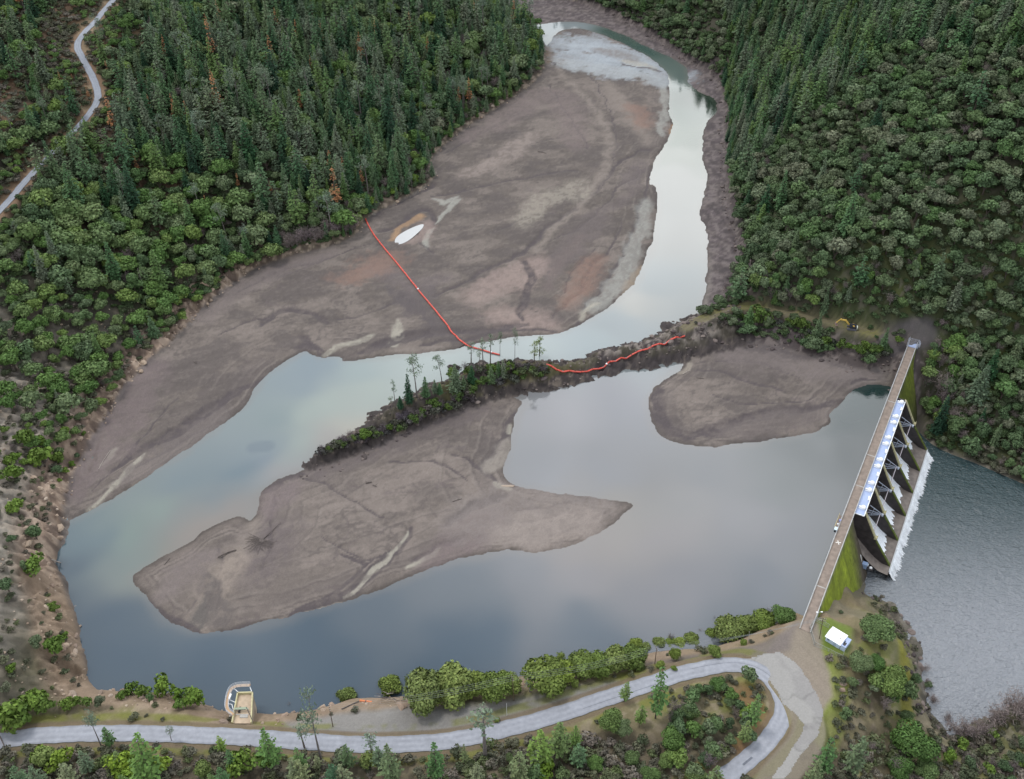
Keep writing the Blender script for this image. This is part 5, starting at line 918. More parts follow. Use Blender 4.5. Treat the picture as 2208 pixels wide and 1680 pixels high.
X_('pine', 'pale', (1413,1549,112,.55), (1346,1512,44,.9), (1203,1629,70,1.0), (1239,1612,48), (1163,1655,86,1.0), (1119,1684,64), (1029,1688,44), (943,1684,82,.8), (1003,1652,50,.6), (846,1694,92,.8), (330,1694,108,.85), (590,1655,86,.8), (1832,1675,92,.8), (1772,1668,78,.8), (1749,1692,54), (1619,1565,68,.8), (1602,1602,50,.9), (480,1620,34,.9), (240,1608,40), (1380,1560,40), (640,1690,60))
for q in range(46):
    u = rnd.uniform(0, 1560); v = rnd.uniform(1648, 1735); X_(rnd.choice(['pine', 'bush', 'oak', 'grey_oak', 'pine']), 'pale' if rnd.random() < .5 else 'x', (u, v, rnd.uniform(28, 62)))
for q in range(34):
    t = rnd.random(); u = 1440+rnd.random()*190; v = 1500+rnd.random()*170
    if (u-1560)/95 > 1-(v-1500)/400 or (u < 1480 and v < 1530): continue
    X_(rnd.choice(['grey_oak', 'oak', 'grey_oak', 'bush', 'bare']), 'x', (u, v, rnd.uniform(24, 46)))
for q in range(16): X_(rnd.choice(['grey_oak', 'bare', 'oak']), 'x', (rnd.uniform(1830, 2000), rnd.uniform(1480, 1690), rnd.uniform(22, 42)))
for q in range(22): X_(rnd.choice(['grey_oak', 'bare', 'bush']), 'x', (rnd.uniform(2020, 2230), rnd.uniform(1590, 1700), rnd.uniform(20, 38)))
for q in range(34): X_(rnd.choice(['oak', 'grey_oak', 'oak', 'bare', 'fir']), 'x', (rnd.uniform(1988, 2075), rnd.uniform(735, 930), rnd.uniform(24, 42)))
for q in range(60): X_(rnd.choice(['grey_oak', 'grey_oak', 'oak', 'bare', 'oak', 'fir']), 'x', (rnd.uniform(1630, 1995), rnd.uniform(575, 668), rnd.uniform(22, 38)))
X_('gray_pine', 'gray', (220,1613,78,.8), (370,1597,28), (693,1640,158,.6), (899,857,98,1.0), (953,827,64,1.0), (1078,773,63,.6), (1110,779,76,.45))
X_('gp_thin', 'thin', (1046,1633,112,1.3), (803,1643,60,1.5), (657,1613,46,1.5), (1016,789,52,1.4), (1034,799,50,1), (1042,791,62,1), (1057,787,70,1), (853,880,60,1), (845,886,34,1), (1143,1492,24,1.8), (940,1476,30,1.3), (1012,1466,22,1.5), (965,1472,22,1.3))
X_('gp_yellow', 'poplar', (1152,782,46), (1163,775,52))
X_('fir', 'green', (918,857,46), (983,843,60), (1059,827,40), (1086,817,44), (939,847,30), (1000,838,30), (1775,678,60,.8), (1759,733,62,.9), (1669,654,30), (1902,752,46), (1694,628,36), (948,850,26), (1075,810,34), (1072,822,26))
X_('dark_fir', 'dark', (883,870,66,.8), (1018,833,48,.95), (864,880,26), (1010,836,30))
X_('bush', 'bench', (1637,702,42), (1729,712,26), (1812,756,26), (1849,768,28), (1935,742,20), (1780,748,26), (1750,742,22), (1700,700,18), (1830,756,18), (1880,764,22), (1600,690,14), (1715,705,24), (1660,700,16), (1866,758,24), (1892,764,22))
X_('scrub', 'bench', (1616,688,16), (1680,702,16), (1745,722,16), (1770,735,20), (1795,745,18), (1580,694,12), (1550,700,12), (1530,706,10), (1890,775,18), (1905,770,18), (1500,700,10), (1565,702,14), (1600,706,14), (1635,716,14), (1690,722,16), (1720,735,18))
X_('dead_conifer', 'orange', (462,133,106,.85), (250,287,86,1.0), (192,213,34), (515,407,36), (585,415,26), (640,130,30), (1305,60,2))
X_('snag', 'white', (1987,392,34,.9), (310,629,52), (1668,560,30), (1700,640,26))
X_('bare', 'grey', (2019,852,66,.9), (2052,912,38), (2035,870,44), (2085,900,36), (2070,950,34), (2110,930,36), (1565,630,26), (1570,655,20), (737,955,22,1.2), (755,945,20,1.2), (770,940,18), (1445,1385,28,.6), (1355,1392,20), (1510,1368,22), (1540,1345,20), (560,1534,16), (630,1530,22), (600,1533,14), (1655,1330,26))
X_('bare_pink', 'pink', (2060,1592,44,1.1), (2085,1590,40,1.2), (2110,1588,48,1.1), (2140,1570,50,1.2), (2165,1552,54,1.1), (2190,1545,56,1.2), (2205,1560,50), (2040,1560,26), (2010,1520,28), (1998,1480,22), (1990,1450,20), (1600,540,3), (1620,520,3))
for q in range(66):
    t = q/65; u = 690+t*330; v = 988-t*118+rnd.uniform(-22, 8)*(.4+.6*t); EXPL.append((('bare', 'scrub', 'bare', 'scrub', 'bush')[q % 5], u, v, rnd.uniform(15, 30), 1.2, 'bench'))
for q in range(50):
    t = q/49; u = 975+t*205; v = 806-t*10+rnd.uniform(-10, 36)*(1-.5*t); EXPL.append((('scrub', 'bush', 'scrub', 'bare')[q % 4], u, v, rnd.uniform(12, 26), 1.3, 'bench'))
for q in range(18): t = q/17; EXPL.append(('bare', 620+t*150+rnd.uniform(-6, 6), 545-t*45+rnd.uniform(-10, 4), rnd.uniform(26, 42), 1.1, 'cove'))
for q in range(9): t = q/8; EXPL.append((('bare', 'bush')[q % 3 == 0], 800+t*130, 455-t*75+rnd.uniform(-12, -3), rnd.uniform(14, 24), 1.1, 'cove'))
ORD = ['first', 'second', 'third', 'fourth', 'fifth', 'sixth', 'seventh', 'eighth', 'ninth', 'tenth', 'eleventh', 'twelfth', 'thirteenth', 'fourteenth', 'fifteenth', 'sixteenth', 'seventeenth', 'eighteenth', 'nineteenth', 'twentieth']+['twenty-'+w for w in ('first', 'second', 'third', 'fourth', 'fifth', 'sixth', 'seventh', 'eighth', 'ninth')]+[t+'-'+w if w else t2 for t, t2 in (('thirty', 'thirtieth'), ('forty', 'fortieth'), ('fifty', 'fiftieth')) for w in ('', 'first', 'second', 'third', 'fourth', 'fifth', 'sixth', 'seventh', 'eighth', 'ninth')]
OBJN.update(shore_oak='bush', head_oak='oak_tree'); CATN['shore_oak'] = 'bush'
LOOK = dict(shore_oak='large round green bush', head_oak='large round oak', fir='green pointed fir', dark_fir='dark green fir', pine='feathery green pine', dead_conifer='orange dead pine', snag='bare grey snag', oak='round dark green oak', grey_oak='grey green oak', bush='round bright green bush', scrub='low olive shrub', bare='leafless grey tree', bare_pink='leafless pinkish grey tree', gray_pine='pale crowned gray pine', gp_thin='thin pale gray pine', gp_yellow='slender yellow green poplar')
def place_of(u, v):
    if v > 1555 and u < 1450: return 'below the paved road, %s part' % ('far left' if u < 300 else 'left' if u < 600 else 'central' if u < 900 else 'right' if u < 1200 else 'far right')
    if u > 2030 and v > 1480: return 'at the lower corner of the tailwater'
    if u > 1735 and v > 1290: return 'on the headland beside the tailwater'
    if 1440 <= u <= 1690 and v > 1462: return 'inside the hairpin bend'
    if v > 1340 and u > 440:
        return 'at the west end of the gravel strip' if u < 800 else 'left of the gravel strip pole' if u < 1112 else 'between the gravel strip pole and bend pole' if u < 1400 else 'right of the bend pole' if u < 1500 else 'on the shore by the dam head'
    if v > 1440: return 'left of the intake tower'
    if u < 200 and v > 900: return 'on the lower west bank' if v > 1200 else 'on the upper west bank'
    if 600 < u < 960 and 350 < v < 600: return 'by the cove at the end of the boom'
    if 680 < u < 1240 and v > 700: return 'on the west tip of the wooded island' if u < 850 else 'on the middle of the wooded island' if u < 1020 else 'on the east end of the wooded island'
    if 1600 < u < 2000 and v < 669: return 'on the steep slope above the bench, '+('left part' if u < 1760 else 'middle part' if u < 1880 else 'right part')
    if u > 1960: return 'in the gully downstream of the dam'
    if u > 1470: return 'on the grassy bench above the lake'
    return 'on the forested west hillside'
byk = {}
for i, t in enumerate(EXPL): byk.setdefault((LOOK[t[0]], place_of(t[1], t[2])), []).append(i)
LAB = {}
for (lk, pl), ids in byk.items():
    ids.sort(key=lambda i: EXPL[i][1])
    for r_, i in enumerate(ids): LAB[i] = lk+' '+pl if len(ids) == 1 else '%s %s, %s from left' % (lk, pl, ORD[r_])
XY = []
for i, (kind, u, v, hp, wdt, tone) in enumerate(EXPL):
    if hp < 5: continue
    r1 = random.Random(i*7+1); rnd_k = {'bush': .62, 'shore_oak': .72, 'head_oak': .72, 'grey_oak': .62, 'oak': .62, 'scrub': .9, 'bare': .4, 'bare_pink': .35}.get(kind)
    p = G(u, v)
    if rnd_k:   # rounded plants: picture height = rise + depth of the crown
        _, _, zc_ = PJ(p[0], p[1], p[2]); al = R(PITCH)+math.atan((v-840)/FP); h = hp*zc_/FP/(math.cos(al)*.85+rnd_k*wdt**.5*math.sin(al)); p2 = G(u, v-.36*rnd_k*h*math.sin(al)*FP/zc_); p = p2 if p2[2] > .6 or (u > 1900 and v > 1300) else p
    else: h = px_height(p[0], p[1], p[2], hp)
    nat = {'bush': 1.0, 'oak': 1.0}.get(kind, 1.0)
    w = wdt
    if kind in ('fir', 'dark_fir', 'pine', 'gray_pine') and h < 12: w *= min(1.8, (12/h)**.5)
    if kind in ('gp_thin',): w *= min(1.6, max(1, (13/h)**.6))
    h *= {'shore_oak': 1.0, 'head_oak': .74}.get(kind, 1.0)
    j = .85+.3*r1.random(); col = {'pale': (1.3*j, 1.22*j, .95), 'row': (1.15*j, 1.1*j, 1.0), 'bright': (.95*j, .95*j, .95), 'bench': (.62*j, .62*j, .75)}.get(tone)
    plant(kind, p[0], p[1], p[2]-.25, h, r1.uniform(0, 6.28), r1.randrange(9), LAB[i], None, w, col, tilt=r1.uniform(-.02, .04)); XY.append((p[0], p[1], max(2.2, h*.22*wdt)))
XY = np.array(XY)
# ------------------------------------------------------------------ forest scatter
def region(u, v, x, y):
    """(conifer, broad, bare, skip) shares and size factor for the ground at (u,v)"""
    if x < 60 and y > 300:                       # west side
        if 60 < u < 200 and 235 < v < 420: return (.75, .22, .0, .03, 1.0, 'the trees hiding the upper road')
        if u < 260 and v < 330 and u < 200+v*.2: return (.40, .15, .02, .43, .85, 'the open slope above the upper road')
        if 190 < u < 330 and v < 230: return (.35, .4, .05, .2, .8, 'the slope just right of the upper road')
        if v > 900: return (.0, .50, .04, .46, .62, 'the stony west bank')
        if v > 640 and u < 520: return (.02, .55, .03, .40, .85, 'the lower west hillside')
        if v > 380 and u < 560+(640-v)*.2: return (.20, .68, .03, .09, 1.05, 'the hillside below the upper road')
        if v > 430: return (.50, .38, .05, .07, 1.0, 'the hillside above the cove')
        return (.80, .13, .03, .04, 1.1, 'the dense forest on the west hill')
    if y > 330:
        if v > 620: return (.16, .74, .08, .02, .8, 'the slope above the dam') 
        k = (u-1565)-(360-v)*1.15
        if u < 1560 and v < 200: return (.05, .75, .0, .2, .95, 'the far wood above the river bend')
        if k < 70 and v < 520: return (.85, .10, .01, .04, 1.05, 'the conifer belt on the east hill')
        if v < 130: return (.6, .32, .03, .05, 1.05, 'the upper east hill')
        return (.05, .90, .02, .03, 1.0, 'the oak wood on the east hill')
    if x > 100 and y > 235 and u > 1960: return (.04, .50, .26, .2, .8, 'the gully downstream of the dam')
    return None
roads_xy = [(roadU, 6.0), (roadA, 5.5), (roadB, 6.0), (trackP, 4.5)]
gx, gy = np.meshgrid(np.arange(-620, 760, 3.4), np.arange(225, 1350, 3.4)); gx = gx.ravel()+rs.uniform(-1.5, 1.5, gx.size); gy = gy.ravel()+rs.uniform(-1.9, 1.9, gy.size)
gx = gx; gz = zt(gx, gy); gu, gv, gd = PJ(gx, gy, gz)
ok = (np.abs(gx) < hw(gy)*.93) & (gu > -260) & (gu < 2500) & (gv > -330) & (sdist(gx, gy, basin_s, 60.) < -1.5) & (sdist(gx, gy, tail_s, 20.) < -3)
for P_, w_ in roads_xy: ok &= dist_line(gx, gy, P_[:, :2], 20.) > w_
sdam = (gx-dam0[0])*e_[0]+(gy-dam0[1])*e_[1]; wdam = (gx-dam0[0])*nn[0]+(gy-dam0[1])*nn[1]; ok &= ~((sdam > -8) & (sdam < 200) & (wdam > -8) & (wdam < 21))
# keep the sight of the upper road open: only low growth right in front of it
du = dist_line(gx, gy+14, roadU[:, :2], 30.)
gB = -sdist(gx, gy, basin_s, 60.)
idx_ = np.nonzero(ok)[0]; trees = []
clear = np.array(W(1830, 700, 9.5)[:2])
EXC = G(1832, 709); fdn = fbm(gx, gy, 45., 3); fdn2 = fbm(gx+500, gy, 30., 2)
CELLS = {}; idx_ = rs.permutation(idx_)
for i in idx_:
    u, v, x, y = gu[i], gv[i], gx[i], gy[i]; rg = region(u, v, x, y)
    if rg is None: continue
    if v > 600 and 1470 < u < 2010 and (x-clear[0])**2/2600+(y-clear[1]+2)**2/40 < 1: continue
    if len(XY) and (v > 560 or u < 700) and np.min(np.hypot(XY[:, 0]-x, (XY[:, 1]-y)*np.where((y < XY[:, 1]) & (v < 560), .45, 1))) < (3.0 if v > 560 else 5.0): continue
    if abs(x-EXC[0]) < 9 and -17 < y-EXC[1] < 4: continue
    pc, pb, pn, ps, sf, nm = rg; q = rnd.random(); cl = (fdn[i]-.5)*1.6; pc2 = max(0, min(1, pc+cl*min(pc, .5))); pb2 = max(0, pb-cl*min(pc, .5))
    if ps > .15 and fdn2[i] > (.60 if v > 640 or u < 330 else .68): q = 1.0
    tot = pc2+pb2+pn+ps; q *= tot; near = gB[i]
    if q < pc2: kind = 'fir' if rnd.random() < .62 else ('pine' if rnd.random() < .75 else 'dark_fir'); h = (11+18*rnd.random()**1.3)*sf; kind = kind if not (x < 60 and v < 560) else ('gray_pine' if q < pc2*.07 else ('dead_conifer' if q < pc2*.092 else kind))
    elif q < pc2+pb2:
        kind = ('grey_oak' if x > 60 or rnd.random() < .18 else 'oak'); h = (5.5+8.5*rnd.random())*sf
        if nm == 'the stony west bank' and rnd.random() < .5: kind = 'bush'; h = rnd.uniform(2.5, 5.2)
    elif q < pc2+pb2+pn: kind = 'bare'; h = rnd.uniform(6, 9)*sf
    else: continue
    if kind in ('fir', 'pine', 'dark_fir') and near < 9: h *= .7
    if near < 6: h *= .75
    if du[i] < 17 and not (70 < u < 195 and 240 < v < 420) and kind in ('fir', 'pine', 'dark_fir'):
        if rnd.random() < .82: kind = 'oak'; h = rnd.uniform(3, 5.5)
    if du[i] < 12 and not (70 < u < 195 and 240 < v < 420): h = min(h, 4.5)
    if u > 1960 and y < 330: h *= .8
    rad = {'gray_pine': .16, 'dead_conifer': .14, 'fir': .20, 'pine': .21, 'dark_fir': .19, 'oak': .46, 'grey_oak': .46, 'bare': .4, 'bush': .5}[kind]*h; cell = (int(x//8), int(y//8)); bad = False
    for a_ in (-1, 0, 1):
        for b_ in (-1, 0, 1):
            for (x2, y2, r2_) in CELLS.get((cell[0]+a_, cell[1]+b_), ()):
                if (x-x2)**2+(y-y2)**2 < (.60*(rad+r2_))**2: bad = True
    if bad: continue
    CELLS.setdefault(cell, []).append((x, y, rad)); trees.append((kind, x, y, gz[i]-.3, h, nm, u, v, gd[i]))
print('scatter', len(trees))
FAM = dict(fir='c', pine='c', dark_fir='c', oak='b', grey_oak='b', bare='n', bush='s', scrub='s')
wide_ = dict(gray_pine=1.1, dead_conifer=1.15, fir=1.0, pine=1.0, dark_fir=1.0, oak=1.08, grey_oak=1.12, bare=1.0, bush=1.1)
lim = {'fir': 220, 'dark_fir': 55, 'pine': 200, 'oak': 110, 'grey_oak': 150, 'bare': 90, 'bush': 120, 'gray_pine': 80, 'dead_conifer': 60}
stuff = {}
GD = dict(gray_pine='pale gray pines among the west hill forest', dead_conifer='rust coloured dead pines in the west hill forest', fir='fir trees of the hillside forests', dark_fir='fir trees of the hillside forests', pine='pine trees of the hillside forests', oak='oaks of the hillside woods', grey_oak='oaks of the hillside woods', bare='leafless trees among the woods', bush='bushes scattered on the west bank')
for kind in lim:
    L_ = [t for t in trees if t[0] == kind]
    vis = [t for t in L_ if -20 < t[6] < 2228 and -10 < t[7] < 1690]; rest = [t for t in L_ if not (-20 < t[6] < 2228 and -10 < t[7] < 1690)]
    vis.sort(key=lambda t: -(t[4]/t[8])); a_, b_ = vis[:lim[kind]], vis[lim[kind]:]
    stuff[kind] = b_+rest
    for t in a_:
        lk = dict(gray_pine='pale open crowned gray pine in', dead_conifer='rust coloured dead pine in', fir='tall pointed green fir in', dark_fir='very dark green fir in', pine='feathery open pine in', oak='round green oak crown in', grey_oak='grey green oak crown in', bare='leafless grey tree in', bush='round bright green bush on')[kind]
        sz = t[4]*FP/t[8]; sd_ = 'at left edge' if t[6] < 300 else ('at right edge' if t[6] > 1950 else ('near water' if abs(sdist(np.array([t[1]]), np.array([t[2]]), basin_s, 40.)[0]) < 14 else ''))
        lab = '%s %s%s' % (lk, t[5], ', '+sd_ if sd_ else '')
        plant(kind, t[1], t[2], t[3], t[4], rnd.uniform(0, 6.28), rnd.randrange(9), lab, GD[kind]+' - '+t[5].replace('the ', '', 1)+(', '+sd_ if sd_ else ''), wide_[kind]*rnd.uniform(.88, 1.15), None)
# understory points (brush between the trees and on the banks)
ux, uy = np.meshgrid(np.arange(-620, 760, 2.9), np.arange(120, 1100, 2.9)); ux = ux.ravel()+rs.uniform(-1.6, 1.6, ux.size); uy = uy.ravel()+rs.uniform(-1.6, 1.6, uy.size); uz = zt(ux, uy); uu, uv, ud = PJ(ux, uy, uz)
ok = (uu > -150) & (uu < 2360) & (uv > -60) & (uv < 1800) & (sdist(ux, uy, basin_s, 60.) < -4) & (sdist(ux, uy, tail_s, 20.) < -2)
for P_, w_ in ((roadU, 3.6), (roadA, 5.2), (roadB, 6.), (trackP, 2.6)): ok &= dist_line(ux, uy, P_[:, :2], 20.) > w_
sdam = (ux-dam0[0])*e_[0]+(uy-dam0[1])*e_[1]; wdam = (ux-dam0[0])*nn[0]+(uy-dam0[1])*nn[1]; ok &= ~((sdam > -8) & (sdam < 200) & (wdam > -6) & (wdam < 18))
ok &= (sdist(ux, uy, LOT, 20.) < -1) & (sdist(ux, uy, YARD, 20.) < -1) & (sdist(ux, uy, PIT, 20.) < -1) & (sdist(ux, uy, LOT2, 12.) < -1) & (sdist(ux, uy, LOT3, 12.) < -1)
nz = fbm(ux, uy, 14., 3); pr_ = np.where(uy > 330, .95, .0); pr_ = np.where((uy <= 330) & (uv < 1470), .42, pr_); pr_ = np.where(uv > 1600, 1.0, pr_); pr_ = np.where((uv > 1470) & (uv <= 1600) & (uu > 1440) & (uu < 1670), .75, pr_); pr_ = np.where((uu > 1800) & (uv > 1280), .8, pr_); pr_ = np.where((uv > 1460) & (uv < 1600) & (uu < 1440), .07, pr_); pr_ = np.where((uu < 260) & (uv < 900) & (uv > 600), .35, pr_)
pr_ = np.where((uu > 1480) & (uu < 2000) & (uv > 640) & (uv < 790), .95, pr_)
ok &= ~((np.abs(ux-EXC[0]) < 8) & (np.abs(uy-EXC[1]+5) < 9)); ok &= rs.rand(len(ux)) < pr_*np.clip(.2+2.0*(nz-.1), .2, 1.3)
und = [('thicket' if (uy[i] > 345 and ux[i] > 60) or (uy[i] > 345 and uv[i] < 700 and not (uu[i] < 260 and uv[i] < 420)) and rs.rand() < .75 else 'scrub', ux[i], uy[i], uz[i]-.1, rnd.uniform(.9, 2.2)*(1.45 if uy[i] > 330 or uv[i] > 1600 else 1)) for i in np.nonzero(ok)[0]]; print('understory', len(und))
hid = bpy.data.collections.new('plant_sources')
def stuff_object(name, items, kinds, label, cat, wf=1.05):
    """one object: points carrying height, turn and variant; geometry nodes set the plants on them"""
    if not items: return
    srcs = []
    c = bpy.data.collections.new(name+'_sources'); off = {}
    for k in kinds:
        off[k] = len(srcs)
        for i, (me, mt) in enumerate(SRC[k]):
            o = bpy.data.objects.new('%s_%s_source_%02d' % (name, k, i), me); c.objects.link(o); srcs.append((o.name, NAT[k][i]))
    order = sorted(range(len(srcs)), key=lambda i: srcs[i][0]); pos = {j: r_ for r_, j in enumerate(order)}
    n = len(items); P = np.zeros((n, 3), np.float32); S_ = np.zeros((n, 3), np.float32); RZ = np.zeros((n, 3), np.float32); ID = np.zeros(n, np.int32); r_ = random.Random(len(items))
    for i, t in enumerate(items):
        k = t[0]; v_ = r_.randrange(len(SRC[k])); s = t[4]/srcs[off[k]+v_][1]; w = s*wf*r_.uniform(.88, 1.18); P[i] = t[1:4]; S_[i] = (w*r_.uniform(.82, 1.22), w*r_.uniform(.82, 1.22), s); RZ[i, 2] = r_.uniform(0, 6.28); ID[i] = pos[off[k]+v_]
    me = bpy.data.meshes.new(name); me.vertices.add(n); me.vertices.foreach_set('co', P.ravel())
    for nm, ty, da, key in (('psc', 'FLOAT_VECTOR', S_, 'vector'), ('prot', 'FLOAT_VECTOR', RZ, 'vector'), ('pid', 'INT', ID, 'value')): a = me.attributes.new(nm, ty, 'POINT'); a.data.foreach_set(key, da.ravel())
    o = bpy.data.objects.new(name, me); COL.objects.link(o); setattrs(o, None, label, cat, None, 'stuff')
    ng = bpy.data.node_groups.new(name+'_planting', 'GeometryNodeTree'); ng.interface.new_socket('Geometry', in_out='INPUT', socket_type='NodeSocketGeometry'); ng.interface.new_socket('Geometry', in_out='OUTPUT', socket_type='NodeSocketGeometry')
    N = ng.nodes; L = ng.links; gi = N.new('NodeGroupInput'); go = N.new('NodeGroupOutput'); ip_ = N.new('GeometryNodeInstanceOnPoints'); ci = N.new('GeometryNodeCollectionInfo'); ci.inputs['Collection'].default_value = c; ci.inputs['Separate Children'].default_value = True; ci.inputs['Reset Children'].default_value = True
    def na(nm, ty): q = N.new('GeometryNodeInputNamedAttribute'); q.data_type = ty; q.inputs['Name'].default_value = nm; return q.outputs['Attribute']
    L.new(gi.outputs[0], ip_.inputs['Points']); L.new(ci.outputs[0], ip_.inputs['Instance']); ip_.inputs['Pick Instance'].default_value = True; L.new(na('pid', 'INT'), ip_.inputs['Instance Index']); L.new(na('psc', 'FLOAT_VECTOR'), ip_.inputs['Scale']); L.new(na('prot', 'FLOAT_VECTOR'), ip_.inputs['Rotation']); L.new(ip_.outputs[0], go.inputs[0])
    md = o.modifiers.new('planting', 'NODES'); md.node_group = ng; return o
stuff_object('conifer_forest', stuff['fir']+stuff['pine']+stuff['dark_fir'], ['fir', 'pine', 'dark_fir'], 'mass of smaller conifers filling the hillside forests', 'forest', 1.0)
stuff_object('oak_forest', stuff['oak']+stuff['grey_oak'], ['oak', 'grey_oak'], 'mass of rounded oak crowns covering the hillsides', 'forest', 1.12)
stuff_object('bare_brush', stuff['bare']+stuff['bush'], ['bare', 'bush'], 'leafless brush and small bushes scattered through the woods', 'brush')
stuff_object('pale_pine_forest', stuff['gray_pine']+stuff['dead_conifer'], ['gray_pine', 'dead_conifer'], 'smaller pale and rust coloured pines scattered in the far west forest', 'forest')
stuff_object('undergrowth', und, ['scrub', 'thicket'], 'low olive and grey undergrowth covering the slopes between the trees', 'undergrowth', 1.25)
# ------------------------------------------------------------------ rocks on the banks and the spit
mrk = fmat('bank_rock', [(.30, .22, .17), (.38, .30, .23), (.20, .15, .12), (.44, .36, .29)], .85); mrd = fmat('dark_rock', [(.10, .08, .08), (.06, .05, .05), (.20, .165, .15), (.13, .105, .10)], .85)
def rockproto(kind, seed, m):
    r_ = np.random.RandomState(seed); b = MB(); n = 7; 
    for j, (zz_, rr_) in enumerate(((-.3, .8), (.15, 1.0), (.55, .75), (.75, .3))):
        for i in range(n): a = 6.283*i/n; q = rr_*(.7+.5*r_.rand()); b.v.append((math.cos(a)*q, math.sin(a)*q*.8, zz_+.2*r_.rand()))
    for j in range(3):
        for i in range(n): i2 = (i+1) % n; b.f.append([j*n+i, j*n+i2, (j+1)*n+i2, (j+1)*n+i])
    b.f.append([3*n+i for i in range(n)])
    me = bpy.data.meshes.new(kind+'_mesh'); me.from_pydata(b.v, [], b.f); me.materials.append(m); a = me.color_attributes.new('tint', 'FLOAT_COLOR', 'POINT'); a.data.foreach_set('color', [1.0]*4*len(b.v)); SRC.setdefault(kind, []).append((me, None)); NAT.setdefault(kind, []).append(1.0)
for i in range(4): rockproto('rock', 200+i, mrk); rockproto('dark_rock', 210+i, mrd)
N_ = 60000; rx = rs.uniform(-330, 330, N_); ry = rs.uniform(180, 900, N_); rb = sdist(rx, ry, basin_s, 40.); rt = sdist(rx, ry, tail_s, 40.); rz_ = zt(rx, ry); ru, rv, _ = PJ(rx, ry, rz_); rdg = dist_line(rx, ry, ridge[:, :2], 20.)
bankR = [('rock', rx[i], ry[i], rz_[i], rnd.uniform(.25, .5)+(rnd.random() < .12)*rnd.uniform(.3, .9)) for i in np.nonzero((rb < 1.5) & (rb > -11) & (rx < 20) & (rs.rand(N_) < np.where(rx < -120, .8, .4)))[0]]
bankD = [('dark_rock', rx[i], ry[i], rz_[i], rnd.uniform(.25, .6)+(rnd.random() < .1)*rnd.uniform(.3, .9)) for i in np.nonzero((((rb < 4) & (rb > -10) & (rx > 60) & (ry > 300)) | ((rdg < 12) & (rz_ > .3))) & (rs.rand(N_) < .6))[0]]
stuff_object('bank_rubble', bankR, ['rock'], 'pinkish broken rock lining the west and near shore banks', 'rubble', 1.3)
stuff_object('dark_rubble', bankD, ['dark_rock'], 'dark broken rock on the spit and along the east bank', 'rubble', 1.3)
headR = [('dark_rock', rx[i], ry[i], rz_[i], rnd.uniform(.3, .8)+(rnd.random() < .15)*rnd.uniform(.3, 1.)) for i in np.nonzero((rt < 1) & (rt > -9) & (ry < 262) & (rs.rand(N_) < .8))[0]]
stuff_object('headland_rock', headR, ['dark_rock'], 'dark jumbled rock edging the headland above the tailwater', 'rubble', 1.3)
hillR = [('rock', rx[i], ry[i], rz_[i], rnd.uniform(.2, .5)) for i in np.nonzero((rb < -8) & (rx < -150) & (ry < 430) & (rs.rand(N_) < .35) & (dist_line(rx, ry, roadA[:, :2], 20.) > 4.5))[0]]
stuff_object('slope_stones', hillR, ['rock'], 'pale loose stones scattered over the bare west bank slope', 'stones', 1.2)
# ------------------------------------------------------------------ driftwood and small debris
mdw = mat('driftwood', (.10, .083, .077), .9, noise=(2, .3)); mdl = mat('bleached_wood', (.34, .30, .27), .9, noise=(2, .2))
def log(pts, r, label, m=mdw, name='driftwood_log', br=0, seed=1):
    P = [Vector(G(a, c))+Vector((0, 0, r*.8)) for a, c in pts]; e = empty(name, P[0], label, 'driftwood'); b = MB(); r_ = random.Random(seed)
    for i, (A, B) in enumerate(zip(P[:-1], P[1:])): b.tube(A-P[0], B-P[0], .62*r*(1-.35*i/len(P)), .62*r*(1-.35*(i+1)/len(P)), 6)
    b.build('trunk', m, e)
    for k in range(br):
        t = r_.uniform(.3, 1); A = (P[0].lerp(P[-1], t))-P[0]; d = Vector((r_.uniform(-1, 1), r_.uniform(-1, 1), r_.uniform(.15, .6)))*r_.uniform(1, 3); q = MB(); q.tube(A, A+d, r*.4, r*.12, 4); q.build('branch', m, e)
    return e
log([(470,1203),(490,1193),(510,1187)], .45, 'dark sunken trunk on the west end of the central mud island', br=3)
log([(355,1218),(366,1204)], .2, 'thin stick standing in the shallow water west of the mud island', br=1)
log([(578,988),(574,980)], .4, 'dark stump in the silty channel beside the blue patch of water', br=3)
log([(789,1043),(802,1040)], .35, 'dark driftwood piece lying left of its twin on the central mud', br=2, seed=3); log([(804,1046),(812,1050)], .3, 'forked driftwood piece lying right of its twin on the central mud', br=2, seed=4)
log([(976,1082),(996,1076)], .2, 'pair of thin dark sticks on the mud below the inlet corner', br=2)
log([(418,780),(424,784)], .35, 'small dark snag alone on the western mud flat', br=2); log([(551,680),(560,690),(568,697)], .12, 'thin curved branch on the western mud flat above the channel')
log([(990,750),(1004,741)], .25, 'dark branch sticking into the channel under the bend of the long boom', br=3)
log([(1502,815),(1518,817)], .2, 'short dark log on the eastern mud lobe', br=1); log([(1264,767),(1272,752)], .25, 'slanting dead branch on the north side of the rock spit', br=2)
log([(213,1012),(222,995),(238,972)], .22, 'long bleached log on the west mud bank below the rubble', mdl); log([(1472,808),(1480,802),(1488,800)], .3, 'bleached white log at the inlet shore of the eastern lobe', mdl, br=1)
log([(1160,327),(1178,331)], .25, 'dark log near the middle of the northern mud flat', br=1); log([(1580,278),(1600,283)], .2, 'dark log in the woods edge', br=1) if False else None
log([(737,1530),(765,1517),(774,1513)], .35, 'old dark log at the west end of the gravel strip'); log([(112,1208),(140,1218)], .4, 'fallen grey trunk leaning over the west shore water', mdl, br=5, seed=8)
log([(460,1638),(500,1655),(520,1668)], .3, 'fallen pale snag on the slope below the road', mdl, br=5, seed=12); log([(0,1588),(20,1632)], .3, 'dark fallen trunk crossing the road edge at the left picture corner', br=0); log([(133,1610),(157,1652)], .3, 'bare leaning trunk below the road left of the small gray pines', br=2)
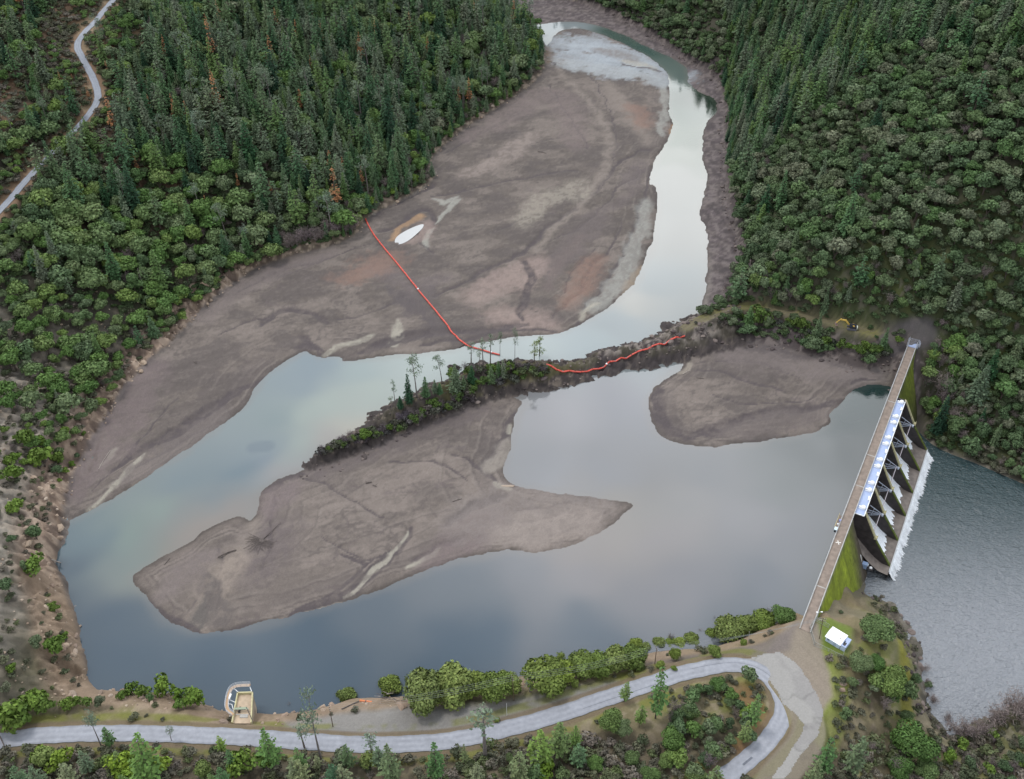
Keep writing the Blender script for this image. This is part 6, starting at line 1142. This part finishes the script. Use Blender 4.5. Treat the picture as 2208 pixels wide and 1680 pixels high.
e = empty('uprooted_tree', G(566, 1165), 'uprooted tree with a fan of dark roots half buried in the central mud', 'uprooted tree'); L0 = Vector(e.location)
b = MB(); b.tube((0, 0, .3), Vector(G(606, 1128))-L0+Vector((0, 0, .5)), .22, .1, 6); b.build('trunk', mdw, e)
for k in range(16):
    a = R(150+k*13); L_ = rnd.uniform(4, 9); b = MB(); b.tube((0, 0, .4), (math.cos(a)*L_, math.sin(a)*L_, .25), .16, .05, 4); b.tube((math.cos(a)*L_*.5, math.sin(a)*L_*.5, .35), (math.cos(a+.4)*L_*.9, math.sin(a+.4)*L_*.9, .25), .09, .04, 4); b.build('root', mdw, e)
e = empty('brush_pile', G(862, 1513), 'grey heap of cut branches at the edge of the gravel strip', 'brush pile'); 
for k in range(40):
    a = rnd.uniform(-.7, .5)+math.pi*(k % 2); x0, y0 = rnd.uniform(-7, 7), rnd.uniform(-1.6, 1.6)-.0; L_ = rnd.uniform(1.5, 3.2); b = MB(); b.tube((x0, y0-x0*.35, .2+rnd.random()*.7), (x0+math.cos(a)*L_, y0-x0*.35+math.sin(a)*L_, .3+rnd.random()*.8), .11, .04, 4); b.build('branch', (mdw, mdl)[k % 3 == 0], e)
e = empty('spare_boom_float', G(776, 1512), 'orange spare boom section lying on the west end of the gravel strip', 'boom section'); b = MB(); b.tube((0, 0, .4), (4.2, -.6, .4), .38, n=10); b.build('float', mat('orange_vinyl', (.65, .20, .07), .5), e); b = MB(); b.tube((2.0, -.28, .4), (2.3, -.33, .4), .41, n=10); b.build('band', mdark, e)
e = empty('mossy_boulder', G(237, 1478), 'big moss topped flat boulder on the shore left of the intake tower', 'boulder'); b = MB(); b.prism([(-3, -1.2, 0), (2.6, -1.6, 0), (3.2, .6, 0), (.8, 1.8, 0), (-2.6, 1.0, 0)], (0, 0, -1), (0, 0, .9)); b.build('rock', mrust, e); b = MB(); b.prism([(-2.8, -1.0, 0), (2.3, -1.3, 0), (2.8, .5, 0), (.7, 1.5, 0), (-2.3, .8, 0)], (0, 0, .9), (0, 0, 1.1)); b.build('moss', mat('boulder_moss', (.16, .20, .03), .9, noise=(1, .3)), e)
for i_, (u_, v_, l_) in enumerate(((1816, 1476, 'tan boulder on the grass beside the gravel turning area, upper of two'), (1814, 1488, 'pale boulder on the grass beside the gravel turning area, lower of two'), (1095, 1048, 'white slab of rock at the inlet corner of the central mud'))):
    me, _ = SRC['rock'][i_]; o = bpy.data.objects.new('boulder', me); COL.objects.link(o); o.location = G(u_, v_); o.scale = (1.6, 1.1, 1.1) if i_ < 2 else (3.2, .9, .4); setattrs(o, None, l_, 'boulder')
